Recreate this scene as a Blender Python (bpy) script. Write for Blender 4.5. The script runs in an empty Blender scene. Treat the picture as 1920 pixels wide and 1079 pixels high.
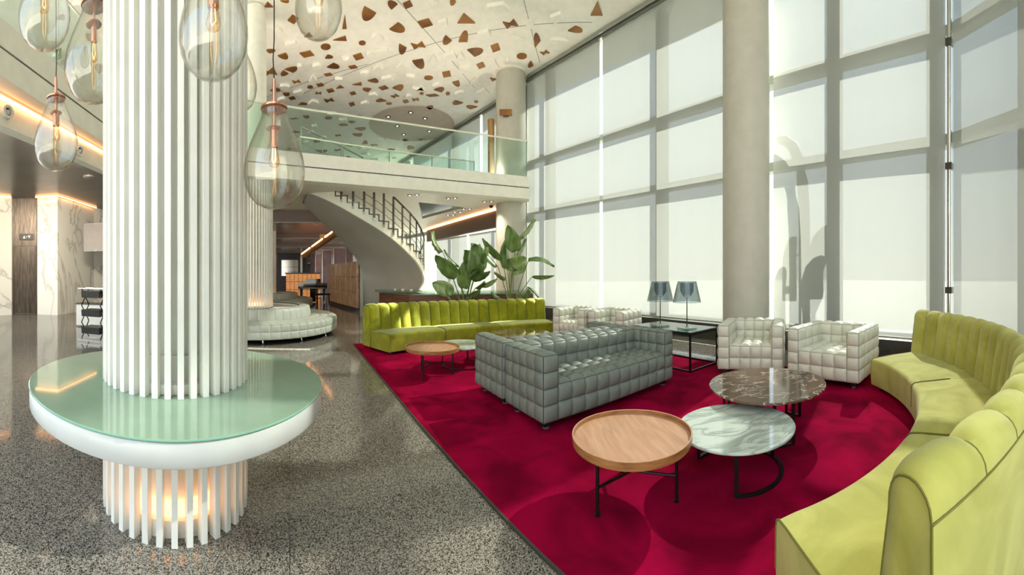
import bpy, bmesh, math, random
from mathutils import Vector, Matrix
from mathutils.geometry import tessellate_polygon
random.seed(7)
S = bpy.context.scene
COL = S.collection
PI = math.pi
sin, cos, rad = math.sin, math.cos, math.radians

# ------------------------------------------------------------------ camera
F, CX, CY, CH = 680.0, 960.0, 515.0, 1.45        # cylinder focal length in px, principal point, eye height
cam_d = bpy.data.cameras.new('camera')
cam = bpy.data.objects.new('camera', cam_d)
COL.objects.link(cam)
S.camera = cam
cam.location = (0, 0, CH)
cam.rotation_euler = (PI / 2, 0, 0)
cam_d.type = 'PANO'
cam_d.panorama_type = 'CENTRAL_CYLINDRICAL'
cam_d.central_cylindrical_range_u_min = -CX / F
cam_d.central_cylindrical_range_u_max = (1920 - CX) / F
cam_d.central_cylindrical_range_v_min = -(1079 - CY) / F
cam_d.central_cylindrical_range_v_max = CY / F
cam_d.central_cylindrical_radius = 1.0
cam_d.clip_end = 300

# ------------------------------------------------------------------ world, sun, exposure
SUN_AZ, SUN_EL = 1.0, rad(38.5)
W = bpy.data.worlds.new('sky')
S.world = W
W.use_nodes = True
wn, wl = W.node_tree.nodes, W.node_tree.links
wn.clear()
wo = wn.new('ShaderNodeOutputWorld')
wb = wn.new('ShaderNodeBackground')
tc = wn.new('ShaderNodeTexCoord')
sep = wn.new('ShaderNodeSeparateXYZ')
rp = wn.new('ShaderNodeValToRGB')
rp.color_ramp.elements[0].position = 0.0
rp.color_ramp.elements[0].color = (0.98, 0.96, 0.90, 1)
rp.color_ramp.elements[1].position = 0.75
rp.color_ramp.elements[1].color = (0.48, 0.69, 0.92, 1)
wl.new(tc.outputs['Generated'], sep.inputs[0])
wl.new(sep.outputs[2], rp.inputs[0])
wl.new(rp.outputs[0], wb.inputs[0])
wb.inputs[1].default_value = 1.15
wl.new(wb.outputs[0], wo.inputs[0])
sun_d = bpy.data.lights.new('sun', 'SUN')
sun_d.energy = 16.0
sun_d.angle = rad(0.9)
sun_d.color = (1.0, 0.95, 0.86)
sun = bpy.data.objects.new('sun', sun_d)
COL.objects.link(sun)
sd = Vector((sin(SUN_AZ) * cos(SUN_EL), cos(SUN_AZ) * cos(SUN_EL), sin(SUN_EL)))
sun.location = sd * 40
sun.rotation_euler = sd.to_track_quat('Z', 'Y').to_euler()
S.view_settings.view_transform = 'Standard'
S.view_settings.look = 'None'
S.view_settings.gamma = 1.0
S.view_settings.use_curve_mapping = False
S.view_settings.exposure = 1.4
S.cycles.use_denoising = True
S.cycles.max_bounces = 7
S.cycles.diffuse_bounces = 5
S.cycles.glossy_bounces = 3
S.cycles.transparent_max_bounces = 16
S.cycles.use_adaptive_sampling = True
S.cycles.adaptive_threshold = 0.03
S.cycles.sample_clamp_indirect = 6.0

# ------------------------------------------------------------------ pixel -> place helpers
def pol(x, R, z=0.0):
    t = (x - CX) / F
    return Vector((R * sin(t), R * cos(t), z))
def ground(x, y, h=0.0):
    return pol(x, F * (CH - h) / (y - CY), h)
def at(x, y, R):
    return pol(x, R, CH + (CY - y) / F * R)

# ------------------------------------------------------------------ materials
def srgb(r, g, b):
    f = lambda c: (c / 255 / 12.92) if c <= 10 else ((c / 255 + 0.055) / 1.055) ** 2.4
    return (f(r), f(g), f(b), 1)
MATS = {}
def mat(name, col, rough=0.5, metal=0.0, col2=None, nscale=5.0, detail=4.0, ramp=(0.35, 0.65), bump=0.0, bscale=None,
        sheen=0.0, coat=0.0, emit=None, estr=0.0, spec=0.5, stretch=None, tex='noise', distort=0.0):
    m = bpy.data.materials.new(name)
    m.use_nodes = True
    n, l = m.node_tree.nodes, m.node_tree.links
    p = n['Principled BSDF']
    p.inputs['Roughness'].default_value = rough
    p.inputs['Metallic'].default_value = metal
    p.inputs['Specular IOR Level'].default_value = spec
    p.inputs['Sheen Weight'].default_value = sheen
    p.inputs['Coat Weight'].default_value = coat
    if col2 is None:
        col2 = tuple(c * 0.93 for c in col[:3]) + (1,)
    g = n.new('ShaderNodeNewGeometry')
    mp = n.new('ShaderNodeMapping')
    l.new(g.outputs['Position'], mp.inputs[0])
    if stretch:
        mp.inputs['Scale'].default_value = stretch[:3]
        if len(stretch) > 3:
            mp.inputs['Rotation'].default_value = (0, 0, stretch[3])
    if tex == 'noise':
        t = n.new('ShaderNodeTexNoise')
        t.inputs['Scale'].default_value = nscale
        t.inputs['Detail'].default_value = detail
        t.inputs['Distortion'].default_value = distort
        o = t.outputs['Fac']
    elif tex == 'vein':
        t = n.new('ShaderNodeTexNoise')
        t.inputs['Scale'].default_value = nscale
        t.inputs['Detail'].default_value = detail
        t.inputs['Distortion'].default_value = distort
        sb = n.new('ShaderNodeMath')
        sb.operation = 'SUBTRACT'
        sb.inputs[1].default_value = 0.5
        ab = n.new('ShaderNodeMath')
        ab.operation = 'ABSOLUTE'
        l.new(t.outputs['Fac'], sb.inputs[0])
        l.new(sb.outputs[0], ab.inputs[0])
        o = ab.outputs[0]
    else:
        t = n.new('ShaderNodeTexVoronoi')
        t.inputs['Scale'].default_value = nscale
        o = t.outputs['Color']
    l.new(mp.outputs[0], t.inputs['Vector'])
    r = n.new('ShaderNodeValToRGB')
    r.color_ramp.elements[0].position, r.color_ramp.elements[1].position = ramp
    r.color_ramp.elements[0].color, r.color_ramp.elements[1].color = col2, col
    l.new(o, r.inputs[0])
    l.new(r.outputs[0], p.inputs['Base Color'])
    if bump:
        t2 = n.new('ShaderNodeTexNoise')
        t2.inputs['Scale'].default_value = bscale or nscale
        t2.inputs['Detail'].default_value = 3
        l.new(mp.outputs[0], t2.inputs['Vector'])
        b = n.new('ShaderNodeBump')
        b.inputs['Strength'].default_value = bump
        b.inputs['Distance'].default_value = 0.01
        l.new(t2.outputs['Fac'], b.inputs['Height'])
        l.new(b.outputs[0], p.inputs['Normal'])
    if emit:
        p.inputs['Emission Color'].default_value = emit
        p.inputs['Emission Strength'].default_value = estr
    MATS[name] = m
    return m
def glow(name, col, strength):
    return mat(name, col, 0.5, emit=col, estr=strength)
def clear(name, tint, gloss=0.06, rough=0.0, edge=0.5, edgecol=None):
    """thin glass: tinted see-through plus mirror at grazing angles"""
    m = bpy.data.materials.new(name)
    m.use_nodes = True
    n, l = m.node_tree.nodes, m.node_tree.links
    n.clear()
    out = n.new('ShaderNodeOutputMaterial')
    tr = n.new('ShaderNodeBsdfTransparent')
    gl = n.new('ShaderNodeBsdfGlossy')
    gl.inputs['Roughness'].default_value = rough
    mx = n.new('ShaderNodeMixShader')
    lw = n.new('ShaderNodeLayerWeight')
    lw.inputs['Blend'].default_value = edge
    mr = n.new('ShaderNodeMapRange')
    mr.inputs['To Min'].default_value = gloss
    mr.inputs['To Max'].default_value = 0.9
    pw = n.new('ShaderNodeMath')
    pw.operation = 'POWER'
    pw.inputs[1].default_value = 2.5
    l.new(lw.outputs['Facing'], pw.inputs[0])
    l.new(pw.outputs[0], mr.inputs['Value'])
    if edgecol:
        rc = n.new('ShaderNodeMix')
        rc.data_type = 'RGBA'
        rc.inputs[6].default_value = tint
        rc.inputs[7].default_value = edgecol
        l.new(pw.outputs[0], rc.inputs[0])
        l.new(rc.outputs[2], tr.inputs[0])
    else:
        tr.inputs[0].default_value = tint
    l.new(mr.outputs[0], mx.inputs[0])
    l.new(tr.outputs[0], mx.inputs[1])
    l.new(gl.outputs[0], mx.inputs[2])
    l.new(mx.outputs[0], out.inputs[0])
    MATS[name] = m
    return m
def fabric_shade(name, col, see=0.12, trans=0.62, tcol=(1, 1, 1, 1)):
    """roller shade cloth: lets light through softly, and through its weave a little of the view"""
    m = bpy.data.materials.new(name)
    m.use_nodes = True
    n, l = m.node_tree.nodes, m.node_tree.links
    n.clear()
    out = n.new('ShaderNodeOutputMaterial')
    d = n.new('ShaderNodeBsdfDiffuse')
    t = n.new('ShaderNodeBsdfTranslucent')
    tr = n.new('ShaderNodeBsdfTransparent')
    g = n.new('ShaderNodeNewGeometry')
    nz = n.new('ShaderNodeTexNoise')
    nz.inputs['Scale'].default_value = 3.0
    mp = n.new('ShaderNodeMapping')
    mp.inputs['Scale'].default_value = (1, 1, 0.05)
    l.new(g.outputs['Position'], mp.inputs[0])
    l.new(mp.outputs[0], nz.inputs['Vector'])
    r = n.new('ShaderNodeValToRGB')
    r.color_ramp.elements[0].color = tuple(c * 0.94 for c in col[:3]) + (1,)
    r.color_ramp.elements[1].color = col
    l.new(nz.outputs['Fac'], r.inputs[0])
    l.new(r.outputs[0], d.inputs[0])
    t.inputs[0].default_value = tcol
    a = n.new('ShaderNodeMixShader')
    a.inputs[0].default_value = trans
    l.new(d.outputs[0], a.inputs[1])
    l.new(t.outputs[0], a.inputs[2])
    b = n.new('ShaderNodeMixShader')
    b.inputs[0].default_value = see
    l.new(a.outputs[0], b.inputs[1])
    l.new(tr.outputs[0], b.inputs[2])
    l.new(b.outputs[0], out.inputs[0])
    MATS[name] = m
    return m

mat('plaster', srgb(240, 238, 224), 0.6)
mat('ceiling_white', srgb(246, 243, 232), 0.65)
mat('bronze', srgb(172, 120, 62), 0.42, 0.3, srgb(120, 78, 42), 1.2)
mat('column_shaded', srgb(188, 185, 170), 0.55)  # white columns greyed: their backlit shade is put into the colour
mat('disc_beige', srgb(196, 180, 162), 0.6)
mat('slat_white', srgb(244, 243, 233), 0.35)
mat('core_grey', srgb(226, 225, 214), 0.5)
mat('table_white', srgb(212, 214, 208), 0.3)
mat('mint_glass', srgb(146, 172, 146), 0.05, coat=0.25, spec=0.6)
mat('mint_edge', srgb(120, 185, 160), 0.1)
mat('granite', srgb(166, 159, 145), 0.085, col2=srgb(30, 27, 24), nscale=190, ramp=(0.22, 0.80), spec=0.6, tex='voronoi')
mat('plinth_stone', srgb(62, 62, 58), 0.3, col2=srgb(40, 40, 38), nscale=40)
mat('carpet', srgb(166, 8, 58), 0.95, col2=srgb(112, 5, 36), nscale=2.2, detail=8, ramp=(0.32, 0.68), bump=0.5, bscale=220, spec=0.02, distort=0.8)
mat('velvet_lime', srgb(142, 142, 18), 0.8, col2=srgb(110, 113, 8), nscale=4, detail=8, ramp=(0.3, 0.7), bump=0.15, bscale=60, sheen=0.25, spec=0.15, distort=1.2)
mat('velvet_olive', srgb(190, 186, 98), 0.8, col2=srgb(158, 154, 66), nscale=3, detail=8, ramp=(0.3, 0.7), bump=0.15, bscale=60, sheen=0.25, spec=0.15, distort=1.2)
mat('leather_grey', srgb(116, 123, 112), 0.45, bump=0.12, bscale=90)
mat('leather_dark', srgb(92, 98, 90), 0.45, bump=0.12, bscale=90)
mat('leather_pale', srgb(216, 215, 197), 0.45, bump=0.12, bscale=90)
mat('leather_round', srgb(182, 186, 172), 0.5, bump=0.1, bscale=90)
mat('piping_grey', srgb(150, 156, 146), 0.5)
mat('piping_dark', srgb(70, 74, 70), 0.5)
mat('piping_pale', srgb(140, 140, 126), 0.5)
mat('piping_lime', srgb(84, 88, 8), 0.7)
mat('piping_olive', srgb(112, 108, 34), 0.7)
mat('wood', srgb(196, 152, 118), 0.42, col2=srgb(174, 128, 94), nscale=3.0, detail=6, stretch=(9, 1.2, 9, 0.5), ramp=(0.3, 0.7), distort=0.6)
mat('wood_side', srgb(176, 122, 70), 0.4, col2=srgb(132, 84, 44), nscale=3.0, detail=6, stretch=(3, 3, 14), ramp=(0.3, 0.7))
mat('marble_white', srgb(196, 206, 194), 0.05, col2=srgb(150, 162, 152), nscale=2.6, detail=9, ramp=(0.0, 0.09), distort=1.2, spec=0.7, stretch=(1, 2.2, 1, 0.6), tex='vein')
mat('marble_brown', srgb(98, 74, 58), 0.05, col2=srgb(196, 184, 164), nscale=3.4, detail=12, ramp=(0.0, 0.022), distort=1.2, spec=0.7, stretch=(1, 2.0, 1, 0.3), tex='vein')
mat('marble_wall', srgb(236, 235, 224), 0.18, col2=srgb(196, 193, 182), nscale=0.6, detail=8, ramp=(0.0, 0.03), distort=1.5, stretch=(1, 1, .6), tex='vein')
mat('black_metal', srgb(28, 26, 26), 0.4, 0.5)
mat('black_block', srgb(24, 24, 24), 0.4)
mat('grey_glide', srgb(110, 118, 122), 0.3, 0.4)
mat('chrome', srgb(190, 188, 180), 0.15, 1.0)
mat('dark_chrome', srgb(105, 102, 94), 0.25, 0.9)
mat('aluminium', srgb(170, 172, 162), 0.35, 0.6)
mat('track_dark', srgb(58, 54, 44), 0.5)
mat('copper', srgb(222, 160, 130), 0.22, 0.85)
mat('cord_black', srgb(40, 36, 34), 0.6)
mat('soffit_dark', srgb(112, 108, 102), 0.3, col2=srgb(98, 94, 88), nscale=1.5)
mat('soffit_white', srgb(228, 224, 208), 0.4)
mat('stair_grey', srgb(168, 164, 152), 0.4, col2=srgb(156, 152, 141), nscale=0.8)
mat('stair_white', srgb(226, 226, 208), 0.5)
mat('desk_wood', srgb(122, 80, 58), 0.4, col2=srgb(98, 60, 42), nscale=3, stretch=(1, 1, 8))
mat('elevator_metal', srgb(108, 96, 82), 0.35, 0.5, col2=srgb(52, 44, 38), nscale=4, detail=8, stretch=(6, 6, 0.6), ramp=(0.3, 0.7))
mat('mauve', srgb(150, 122, 124), 0.35, col2=srgb(126, 98, 102), nscale=2)
mat('mauve_ceiling', srgb(132, 114, 110), 0.25)
mat('fascia_brown', srgb(98, 82, 72), 0.5)
mat('amber_onyx', srgb(214, 138, 70), 0.3, col2=srgb(128, 66, 26), nscale=6, detail=8, ramp=(0.3, 0.7), distort=2, emit=srgb(226, 150, 80), estr=0.22)
mat('onyx_tile', srgb(164, 130, 98), 0.25, col2=srgb(92, 68, 50), nscale=3, detail=8, ramp=(0.3, 0.7), distort=1, stretch=(3, 3, 0.7), emit=srgb(200, 150, 100), estr=0.05)
mat('onyx_end', srgb(184, 150, 122), 0.25, col2=srgb(140, 102, 80), nscale=5, detail=8)
mat('piano_black', srgb(14, 13, 14), 0.08, coat=0.8)
mat('ivory', srgb(236, 232, 220), 0.3)
mat('leaf', srgb(120, 146, 78), 0.35, col2=srgb(74, 104, 46), nscale=9, stretch=(1, 1, 0.3), coat=0.2)
mat('leaf_pale', srgb(150, 170, 106), 0.35, col2=srgb(106, 134, 70), nscale=9, stretch=(1, 1, 0.3), coat=0.2)
mat('stem', srgb(134, 148, 78), 0.5, col2=srgb(104, 112, 62), nscale=10)
mat('planter', srgb(70, 66, 62), 0.5)
mat('soil', srgb(60, 44, 34), 0.95)
mat('sign_green', srgb(58, 96, 48), 0.4)
mat('sign_white', srgb(226, 232, 214), 0.4)
mat('tv_grey', srgb(150, 140, 130), 0.25, 0.3)
mat('speaker_white', srgb(216, 214, 206), 0.4)
mat('asphalt', srgb(168, 165, 155), 0.9, nscale=2)
mat('canopy_white', srgb(220, 220, 212), 0.6)
mat('sculpture_green', srgb(58, 74, 68), 0.6)
mat('sculpture_red', srgb(190, 40, 40), 0.6)
mat('mullion', srgb(120, 126, 118), 0.45, 0.3)
mat('copper_pipe', srgb(176, 136, 84), 0.35, 0.5)
glow('led_warm', (1.0, 0.44, 0.17, 1), 3.0)
glow('lamp_warm', (1.0, 0.50, 0.24, 1), 0.95)
glow('filament', (1.0, 0.55, 0.2, 1), 3.0)
glow('downlight_glow', (1.0, 0.85, 0.66, 1), 2.5)
clear('pane_glass', (0.93, 0.97, 0.97, 1), 0.03, edge=0.3)
clear('rail_glass', (0.88, 0.96, 0.92, 1), 0.07, edge=0.35)
clear('bulb_glass', (0.97, 0.97, 0.95, 1), 0.085, edge=0.32, edgecol=(0.70, 0.66, 0.60, 1))
clear('amber_glass', (1.0, 0.86, 0.66, 1), 0.08, edge=0.45, edgecol=(0.75, 0.5, 0.3, 1))
clear('smoke_glass', (0.74, 0.78, 0.79, 1), 0.04, edge=0.35, edgecol=(0.5, 0.53, 0.55, 1))
clear('table_glass', (0.62, 0.72, 0.68, 1), 0.18, edge=0.4)
clear('desk_glass', (0.70, 0.86, 0.80, 1), 0.14, edge=0.4)
fabric_shade('shade_cloth', (0.25, 0.255, 0.23, 1), 0.085, 0.06, (0.86, 0.86, 0.78, 1))

# ------------------------------------------------------------------ mesh builder
class MB:
    def __init__(self):
        self.v, self.f = [], []
    def add(self, vs, fs):
        o = len(self.v)
        self.v += [tuple(p) for p in vs]
        self.f += [tuple(i + o for i in f) for f in fs]
        return self
    def box(self, x0, y0, z0, x1, y1, z1):
        return self.hexa([(x0, y0, z0), (x1, y0, z0), (x1, y1, z0), (x0, y1, z0)], [(x0, y0, z1), (x1, y0, z1), (x1, y1, z1), (x0, y1, z1)])
    def hexa(self, a, b):
        return self.add(list(a) + list(b), [(3, 2, 1, 0), (4, 5, 6, 7), (0, 1, 5, 4), (1, 2, 6, 5), (2, 3, 7, 6), (3, 0, 4, 7)])
    def bar(self, p, q, w, d=None, up=(0, 0, 1)):
        """box of section w x d from p to q"""
        p, q = Vector(p), Vector(q)
        d = d or w
        a = (q - p).normalized()
        u = Vector(up)
        if abs(a.dot(u)) > 0.99:
            u = Vector((1, 0, 0))
        s = a.cross(u).normalized() * (w / 2)
        t = s.cross(a).normalized() * (d / 2)
        return self.hexa([p - s - t, p + s - t, p + s + t, p - s + t], [q - s - t, q + s - t, q + s + t, q - s + t])
    def tube(self, pts, r, n=8, cap=True):
        pts = [Vector(p) for p in pts]
        rs = r if isinstance(r, (list, tuple)) else [r] * len(pts)
        vs, fs = [], []
        up = Vector((0, 0, 1))
        for i, p in enumerate(pts):
            a = (pts[min(i + 1, len(pts) - 1)] - pts[max(i - 1, 0)]).normalized()
            if abs(a.dot(up)) > 0.98:
                up = Vector((1, 0, 0)) if abs(a.x) < 0.9 else Vector((0, 1, 0))
            s = a.cross(up).normalized()
            t = s.cross(a)
            for k in range(n):
                an = 2 * PI * k / n
                vs.append(p + (s * cos(an) + t * sin(an)) * rs[i])
        for i in range(len(pts) - 1):
            for k in range(n):
                k2 = (k + 1) % n
                fs.append((i * n + k, i * n + k2, (i + 1) * n + k2, (i + 1) * n + k))
        if cap:
            fs.append(tuple(range(n - 1, -1, -1)))
            fs.append(tuple((len(pts) - 1) * n + k for k in range(n)))
        return self.add(vs, fs)
    def lathe(self, prof, n=32, c=(0, 0), a0=0.0, a1=2 * PI, closed=False):
        """prof: (r, z) list; closed: profile is a loop"""
        full = abs(a1 - a0 - 2 * PI) < 1e-6
        m = n if full else n + 1
        vs, fs = [], []
        for k in range(m):
            a = a0 + (a1 - a0) * k / n
            for r, z in prof:
                vs.append((c[0] + r * cos(a), c[1] + r * sin(a), z))
        L = len(prof)
        for k in range(n):
            k2 = (k + 1) % m
            for i in range(L if closed else L - 1):
                j = (i + 1) % L
                fs.append((k * L + i, k2 * L + i, k2 * L + j, k * L + j))
        if closed and not full:
            fs.append(tuple(range(L)))
            fs.append(tuple(n * L + i for i in range(L - 1, -1, -1)))
        return self.add(vs, fs)
    def cyl(self, c, r, z0, z1, n=24, r1=None):
        r1 = r if r1 is None else r1
        return self.lathe([(0.0001, z0), (r, z0), (r1, z1), (0.0001, z1)], n, c)
    def prism(self, poly, z0, z1):
        """vertical prism over a plan polygon"""
        n = len(poly)
        vs = [(p[0], p[1], z0) for p in poly] + [(p[0], p[1], z1) for p in poly]
        tri = tessellate_polygon([[Vector((p[0], p[1], 0)) for p in poly]])
        fs = [tuple(t) for t in tri] + [tuple(i + n for i in t) for t in tri]
        fs += [(i, (i + 1) % n, (i + 1) % n + n, i + n) for i in range(n)]
        return self.add(vs, fs)
    def ribbon(self, a, b, z0, z1):
        """vertical slab between plan polylines a and b (same count)"""
        n = len(a)
        vs, fs = [], []
        for p, q in zip(a, b):
            vs += [(p[0], p[1], z0), (q[0], q[1], z0), (q[0], q[1], z1), (p[0], p[1], z1)]
        for i in range(n - 1):
            for k in range(4):
                k2 = (k + 1) % 4
                fs.append((i * 4 + k, i * 4 + k2, i * 4 + 4 + k2, i * 4 + 4 + k))
        fs += [(3, 2, 1, 0), tuple((n - 1) * 4 + k for k in range(4))]
        return self.add(vs, fs)
    def build(self, name, m, parent=None, smooth=False, fix=True, angle=0.7):
        me = bpy.data.meshes.new(name)
        me.from_pydata(self.v, [], self.f)
        if fix:
            bm = bmesh.new()
            bm.from_mesh(me)
            bmesh.ops.recalc_face_normals(bm, faces=bm.faces)
            if smooth:
                for f in bm.faces:
                    f.smooth = True
                for e in bm.edges:
                    if len(e.link_faces) == 2 and e.calc_face_angle(0) > angle:
                        e.smooth = False
            bm.to_mesh(me)
            bm.free()
        o = bpy.data.objects.new(name, me)
        COL.objects.link(o)
        if m:
            me.materials.append(MATS[m])
        if parent:
            o.parent = parent
        return o

def thing(name, label, cat, loc=(0, 0, 0), rz=0.0, group=None):
    o = bpy.data.objects.new(name, None)
    o.empty_display_size = 0.1
    COL.objects.link(o)
    o.location = loc
    o.rotation_euler = (0, 0, rz)
    return tag(o, label, cat, group)
def tag(o, label, cat, group=None):
    o['label'] = label
    o['category'] = cat
    if group:
        o['group'] = group
    return o
def struct(o, label=None):
    o['kind'] = 'structure'
    if label:
        o['label'] = label
    return o
def inst(src, parent, loc=(0, 0, 0), rot=(0, 0, 0)):
    c = src.copy()
    COL.objects.link(c)
    c.parent = parent
    c.location = loc
    c.rotation_euler = rot
    return c
def copy_tree(o, parent=None):
    c = o.copy()
    COL.objects.link(c)
    c.parent = parent
    for ch in list(o.children):
        copy_tree(ch, c)
    return c
def lin(a, b, n):
    return [a + (b - a) * i / (n - 1) for i in range(n)]
def interp(x, knots):
    if x <= knots[0][0]:
        (x0, y0), (x1, y1) = knots[0], knots[1]
    else:
        for (x0, y0), (x1, y1) in zip(knots, knots[1:]):
            if x <= x1:
                break
    return y0 + (y1 - y0) * (x - x0) / (x1 - x0)

# ================================================================== STRUCTURE
CEIL = 8.3
FAC = [(740, .0440), (933, .0700), (988, .0794), (1350, .1266), (1450, .1408), (1784, .1795), (1920, .217)]
END = pol(1920, 1 / .217)
TAN = Vector((-.479, -.878, 0))
NRM = Vector((.878, -.479, 0))
def fac(x, off=0.0):
    """plan point of the window wall seen at picture column x; beyond 1920 the wall runs straight on behind the viewer (1 px = 1 cm)"""
    if x <= 1920:
        return pol(x, 1 / interp(x, FAC) + off)
    return END + pol(1920, off) * 1.0 + TAN * ((x - 1920) * 0.01)
def facs(x0, x1, off=0.0, step=14):
    n = max(2, int(abs(x1 - x0) / step) + 1)
    return [fac(x, off) for x in lin(x0, x1, n)]

AX = Vector((-.575, .818, 0))        # long axis of the hall
AN = Vector((.818, .575, 0))         # across, towards the windows

# floor: base slab plus granite tiles in front
fl = MB().prism([(p.x, p.y) for p in facs(740, 1920, 0.1, 40) + [fac(2300, .1), Vector((-1, -5, 0)), Vector((-26, -5, 0)), Vector((-26, 28, 0)), Vector((-8, 30, 0))]], -0.3, -0.008).build('floor', 'granite')
struct(fl, 'polished grey granite floor')
TS = 1.2
tile = MB().hexa([(0.001, 0.001, -0.008), (TS - .001, 0.001, -0.008), (TS - .001, TS - .001, -0.008), (0.001, TS - .001, -0.008)],
                 [(0.0022, 0.0022, 0), (TS - .0022, 0.0022, 0), (TS - .0022, TS - .0022, 0), (0.0022, TS - .0022, 0)])
tm = None
ta = math.atan2(AN.y, AN.x)
for i in range(-12, 6):
    for j in range(-5, 18):
        c = AN * ((i + .5) * TS) + AX * ((j + .5) * TS)
        R = c.length
        t = math.atan2(c.x, c.y)
        if R > 17.5 or (R > 1.7 and abs(t) > 1.62):
            continue
        if AN.dot(c) > 6.5 or (AN.dot(c) > 3.2 and R < 4.6) or (2.5 < AN.dot(c) < 5.4 and AX.dot(c) < 6.5):
            continue
        p = AN * (i * TS) + AX * (j * TS)
        if tm is None:
            tm = tile.build('floor_tile', 'granite', fl)
            o = tm
        else:
            o = inst(tm, fl)
        o.location = p
        o.rotation_euler = (0, 0, ta)

# ground outside
struct(MB().box(-60, -60, -0.6, 90, 90, -0.32).build('ground_outside', 'asphalt'), 'pale paving outside the windows')

# ceiling
cp = [p for p in facs(740, 1920, 0.3, 40)] + [fac(2300, .3), Vector((-1, -4.5, 0)), Vector((-20, -4.5, 0)), Vector((-25, 30, 0)), Vector((-8, 34, 0))]
ceil = MB().prism([(p.x, p.y) for p in cp], CEIL, CEIL + .25).build('ceiling', 'ceiling_white')
struct(ceil, 'white ceiling scattered with bronze and white relief shapes')
def on_ceiling(x, y, dz=0.0):
    return ground(x, y, CEIL - dz)
def shape(kind, cx, cy, w, h, k):
    """outline in picture px of one inlay"""
    a, b = w / 2, h / 2
    if kind == 'e':
        P = [(a * cos(t * PI / 9), b * sin(t * PI / 9)) for t in range(18)]
    elif kind == 'd':
        fl_ = 1 if k % 2 else -1
        P = [(a * cos(t), fl_ * (2 * b * sin(t) - b)) for t in [PI * i / 9 for i in range(10)]]
        P = [(x + fl_ * 0.25 * y, y) for x, y in P]
    elif kind == 't':
        P = [(-a, b), (a, b * (.2 if k % 2 else 1)), (a * (.2 if k % 3 else -.3), -b)]
    elif kind == 'b':
        P = [(-a, -b * .5), (-a * .1, -b * .1), (a * .5, -b), (a, b * .55), (a * .1, b * .25), (-a * .5, b)]
    else:
        P = [(-a, -b * .3), (a * .45, -b), (a, b * .35), (-a * .4, b)]
    t = rad((k * 53) % 150 - 75) * (.9 if kind == 'd' else .45 if kind in 'qbt' else 0)
    if kind == 'd' or k % 2:
        P = [(x / a, y / b) for x, y in P]
        P = [((x * cos(t) - y * sin(t)) * a, (x * sin(t) + y * cos(t)) * b) for x, y in P]
    return [(cx + x, cy + y) for x, y in P]
def ceiling_piece(kind, cx, cy, w, h, k, white):
    P = [on_ceiling(x, y) for x, y in shape(kind, cx, cy, w, h, k)]
    d = .10 if white else .03
    o = MB().prism([(p.x, p.y) for p in P], CEIL - d, CEIL + .01).build('ceiling_relief' if white else 'ceiling_inlay', 'ceiling_white' if white else 'bronze', ceil)
Z4 = (480, 0, 5.394)
Z5 = (780, 0, 5.139)
BR4 = """130,40,90,50,t 300,8,80,25,d 38,205,75,50,e 375,190,110,85,q 895,215,45,140,t 1125,145,145,115,d 1370,35,95,70,d 1535,40,100,80,q
1710,230,155,95,q 1445,285,125,100,d 530,345,85,45,t 865,385,130,70,t 1075,430,70,42,e 705,468,100,60,e 155,508,85,40,d 285,568,90,60,d 515,542,150,70,q
745,572,70,38,d 1035,568,110,75,q 1475,500,85,85,d 1640,453,150,80,b 1655,645,110,95,d 370,693,110,55,d 795,668,105,55,d 980,673,95,40,q 280,742,75,45,d
730,750,90,35,q 1745,783,90,42,e 410,822,90,40,b 1198,815,95,40,d 650,855,80,40,q 1035,845,90,45,t 548,877,58,30,e 855,877,75,35,t 1115,900,85,38,d
1290,885,100,45,q 1450,878,95,60,d 205,905,90,40,d 752,912,85,45,q 632,938,70,32,b 980,940,70,38,q 310,952,68,35,d 365,990,75,38,q 1405,968,80,40,b
740,1010,105,48,b 1255,1015,100,30,d 1675,942,42,22,e 1615,1003,80,38,b 1515,1022,65,40,q 1345,1044,60,22,e 970,1050,65,45,q 480,1048,75,25,d 130,725,170,100,b"""
BR5 = """350,20,60,50,d 485,170,170,95,t 910,225,145,90,b 1740,75,115,135,t 1550,285,115,60,d 465,345,85,105,d 290,390,85,70,d 1160,370,70,100,d
765,455,95,90,q 585,490,125,80,d 1240,502,85,45,b 1020,537,98,55,e 1100,622,50,50,d 625,627,85,65,q 295,710,95,70,q 760,758,95,45,b 395,805,65,55,d
235,857,85,42,d 307,898,40,30,e 158,916,130,25,q 390,990,95,35,d 525,1027,100,30,d 580,978,40,20,e 140,1030,55,35,d"""
WH4 = """230,300,85,70,d 365,440,150,80,q 440,655,50,30,e 615,655,90,50,q 580,780,75,80,t 300,865,85,50,d 440,930,90,50,d 265,992,70,35,d 590,1025,90,40,d
1220,370,150,80,d 905,590,90,50,b 1150,545,80,60,d 1280,505,120,40,d 1100,738,100,55,e 1235,680,95,70,q 1465,645,110,60,t 835,790,95,35,q 1330,785,130,55,q
1560,780,85,60,d 1185,945,90,30,q 1110,1035,70,35,d 1640,880,120,45,b 1540,965,60,35,e 1790,570,90,70,t 1780,45,100,90,d"""
WH5 = """790,45,220,70,q 270,215,80,80,d 660,310,140,80,q 1105,215,60,85,d 1360,150,140,90,q 955,390,150,90,d 1360,375,160,50,d 330,525,130,90,q
430,515,75,50,t 455,655,130,70,t 750,600,100,80,t 885,565,30,20,e 580,765,110,55,t 205,800,80,25,t 45,830,80,40,t 645,880,130,80,q 430,880,80,35,d 955,690,70,55,q"""
k = 0
for txt, Z, white in ((BR4, Z4, 0), (BR5, Z5, 0), (WH4, Z4, 1), (WH5, Z5, 1)):
    for it in txt.split():
        a = it.split(',')
        x, y, w, h = [float(v) for v in a[:4]]
        ceiling_piece(a[4], Z[0] + x / Z[2], Z[1] + y / Z[2], w / Z[2], h / Z[2], k, white)
        k += 1
taken = []
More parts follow.
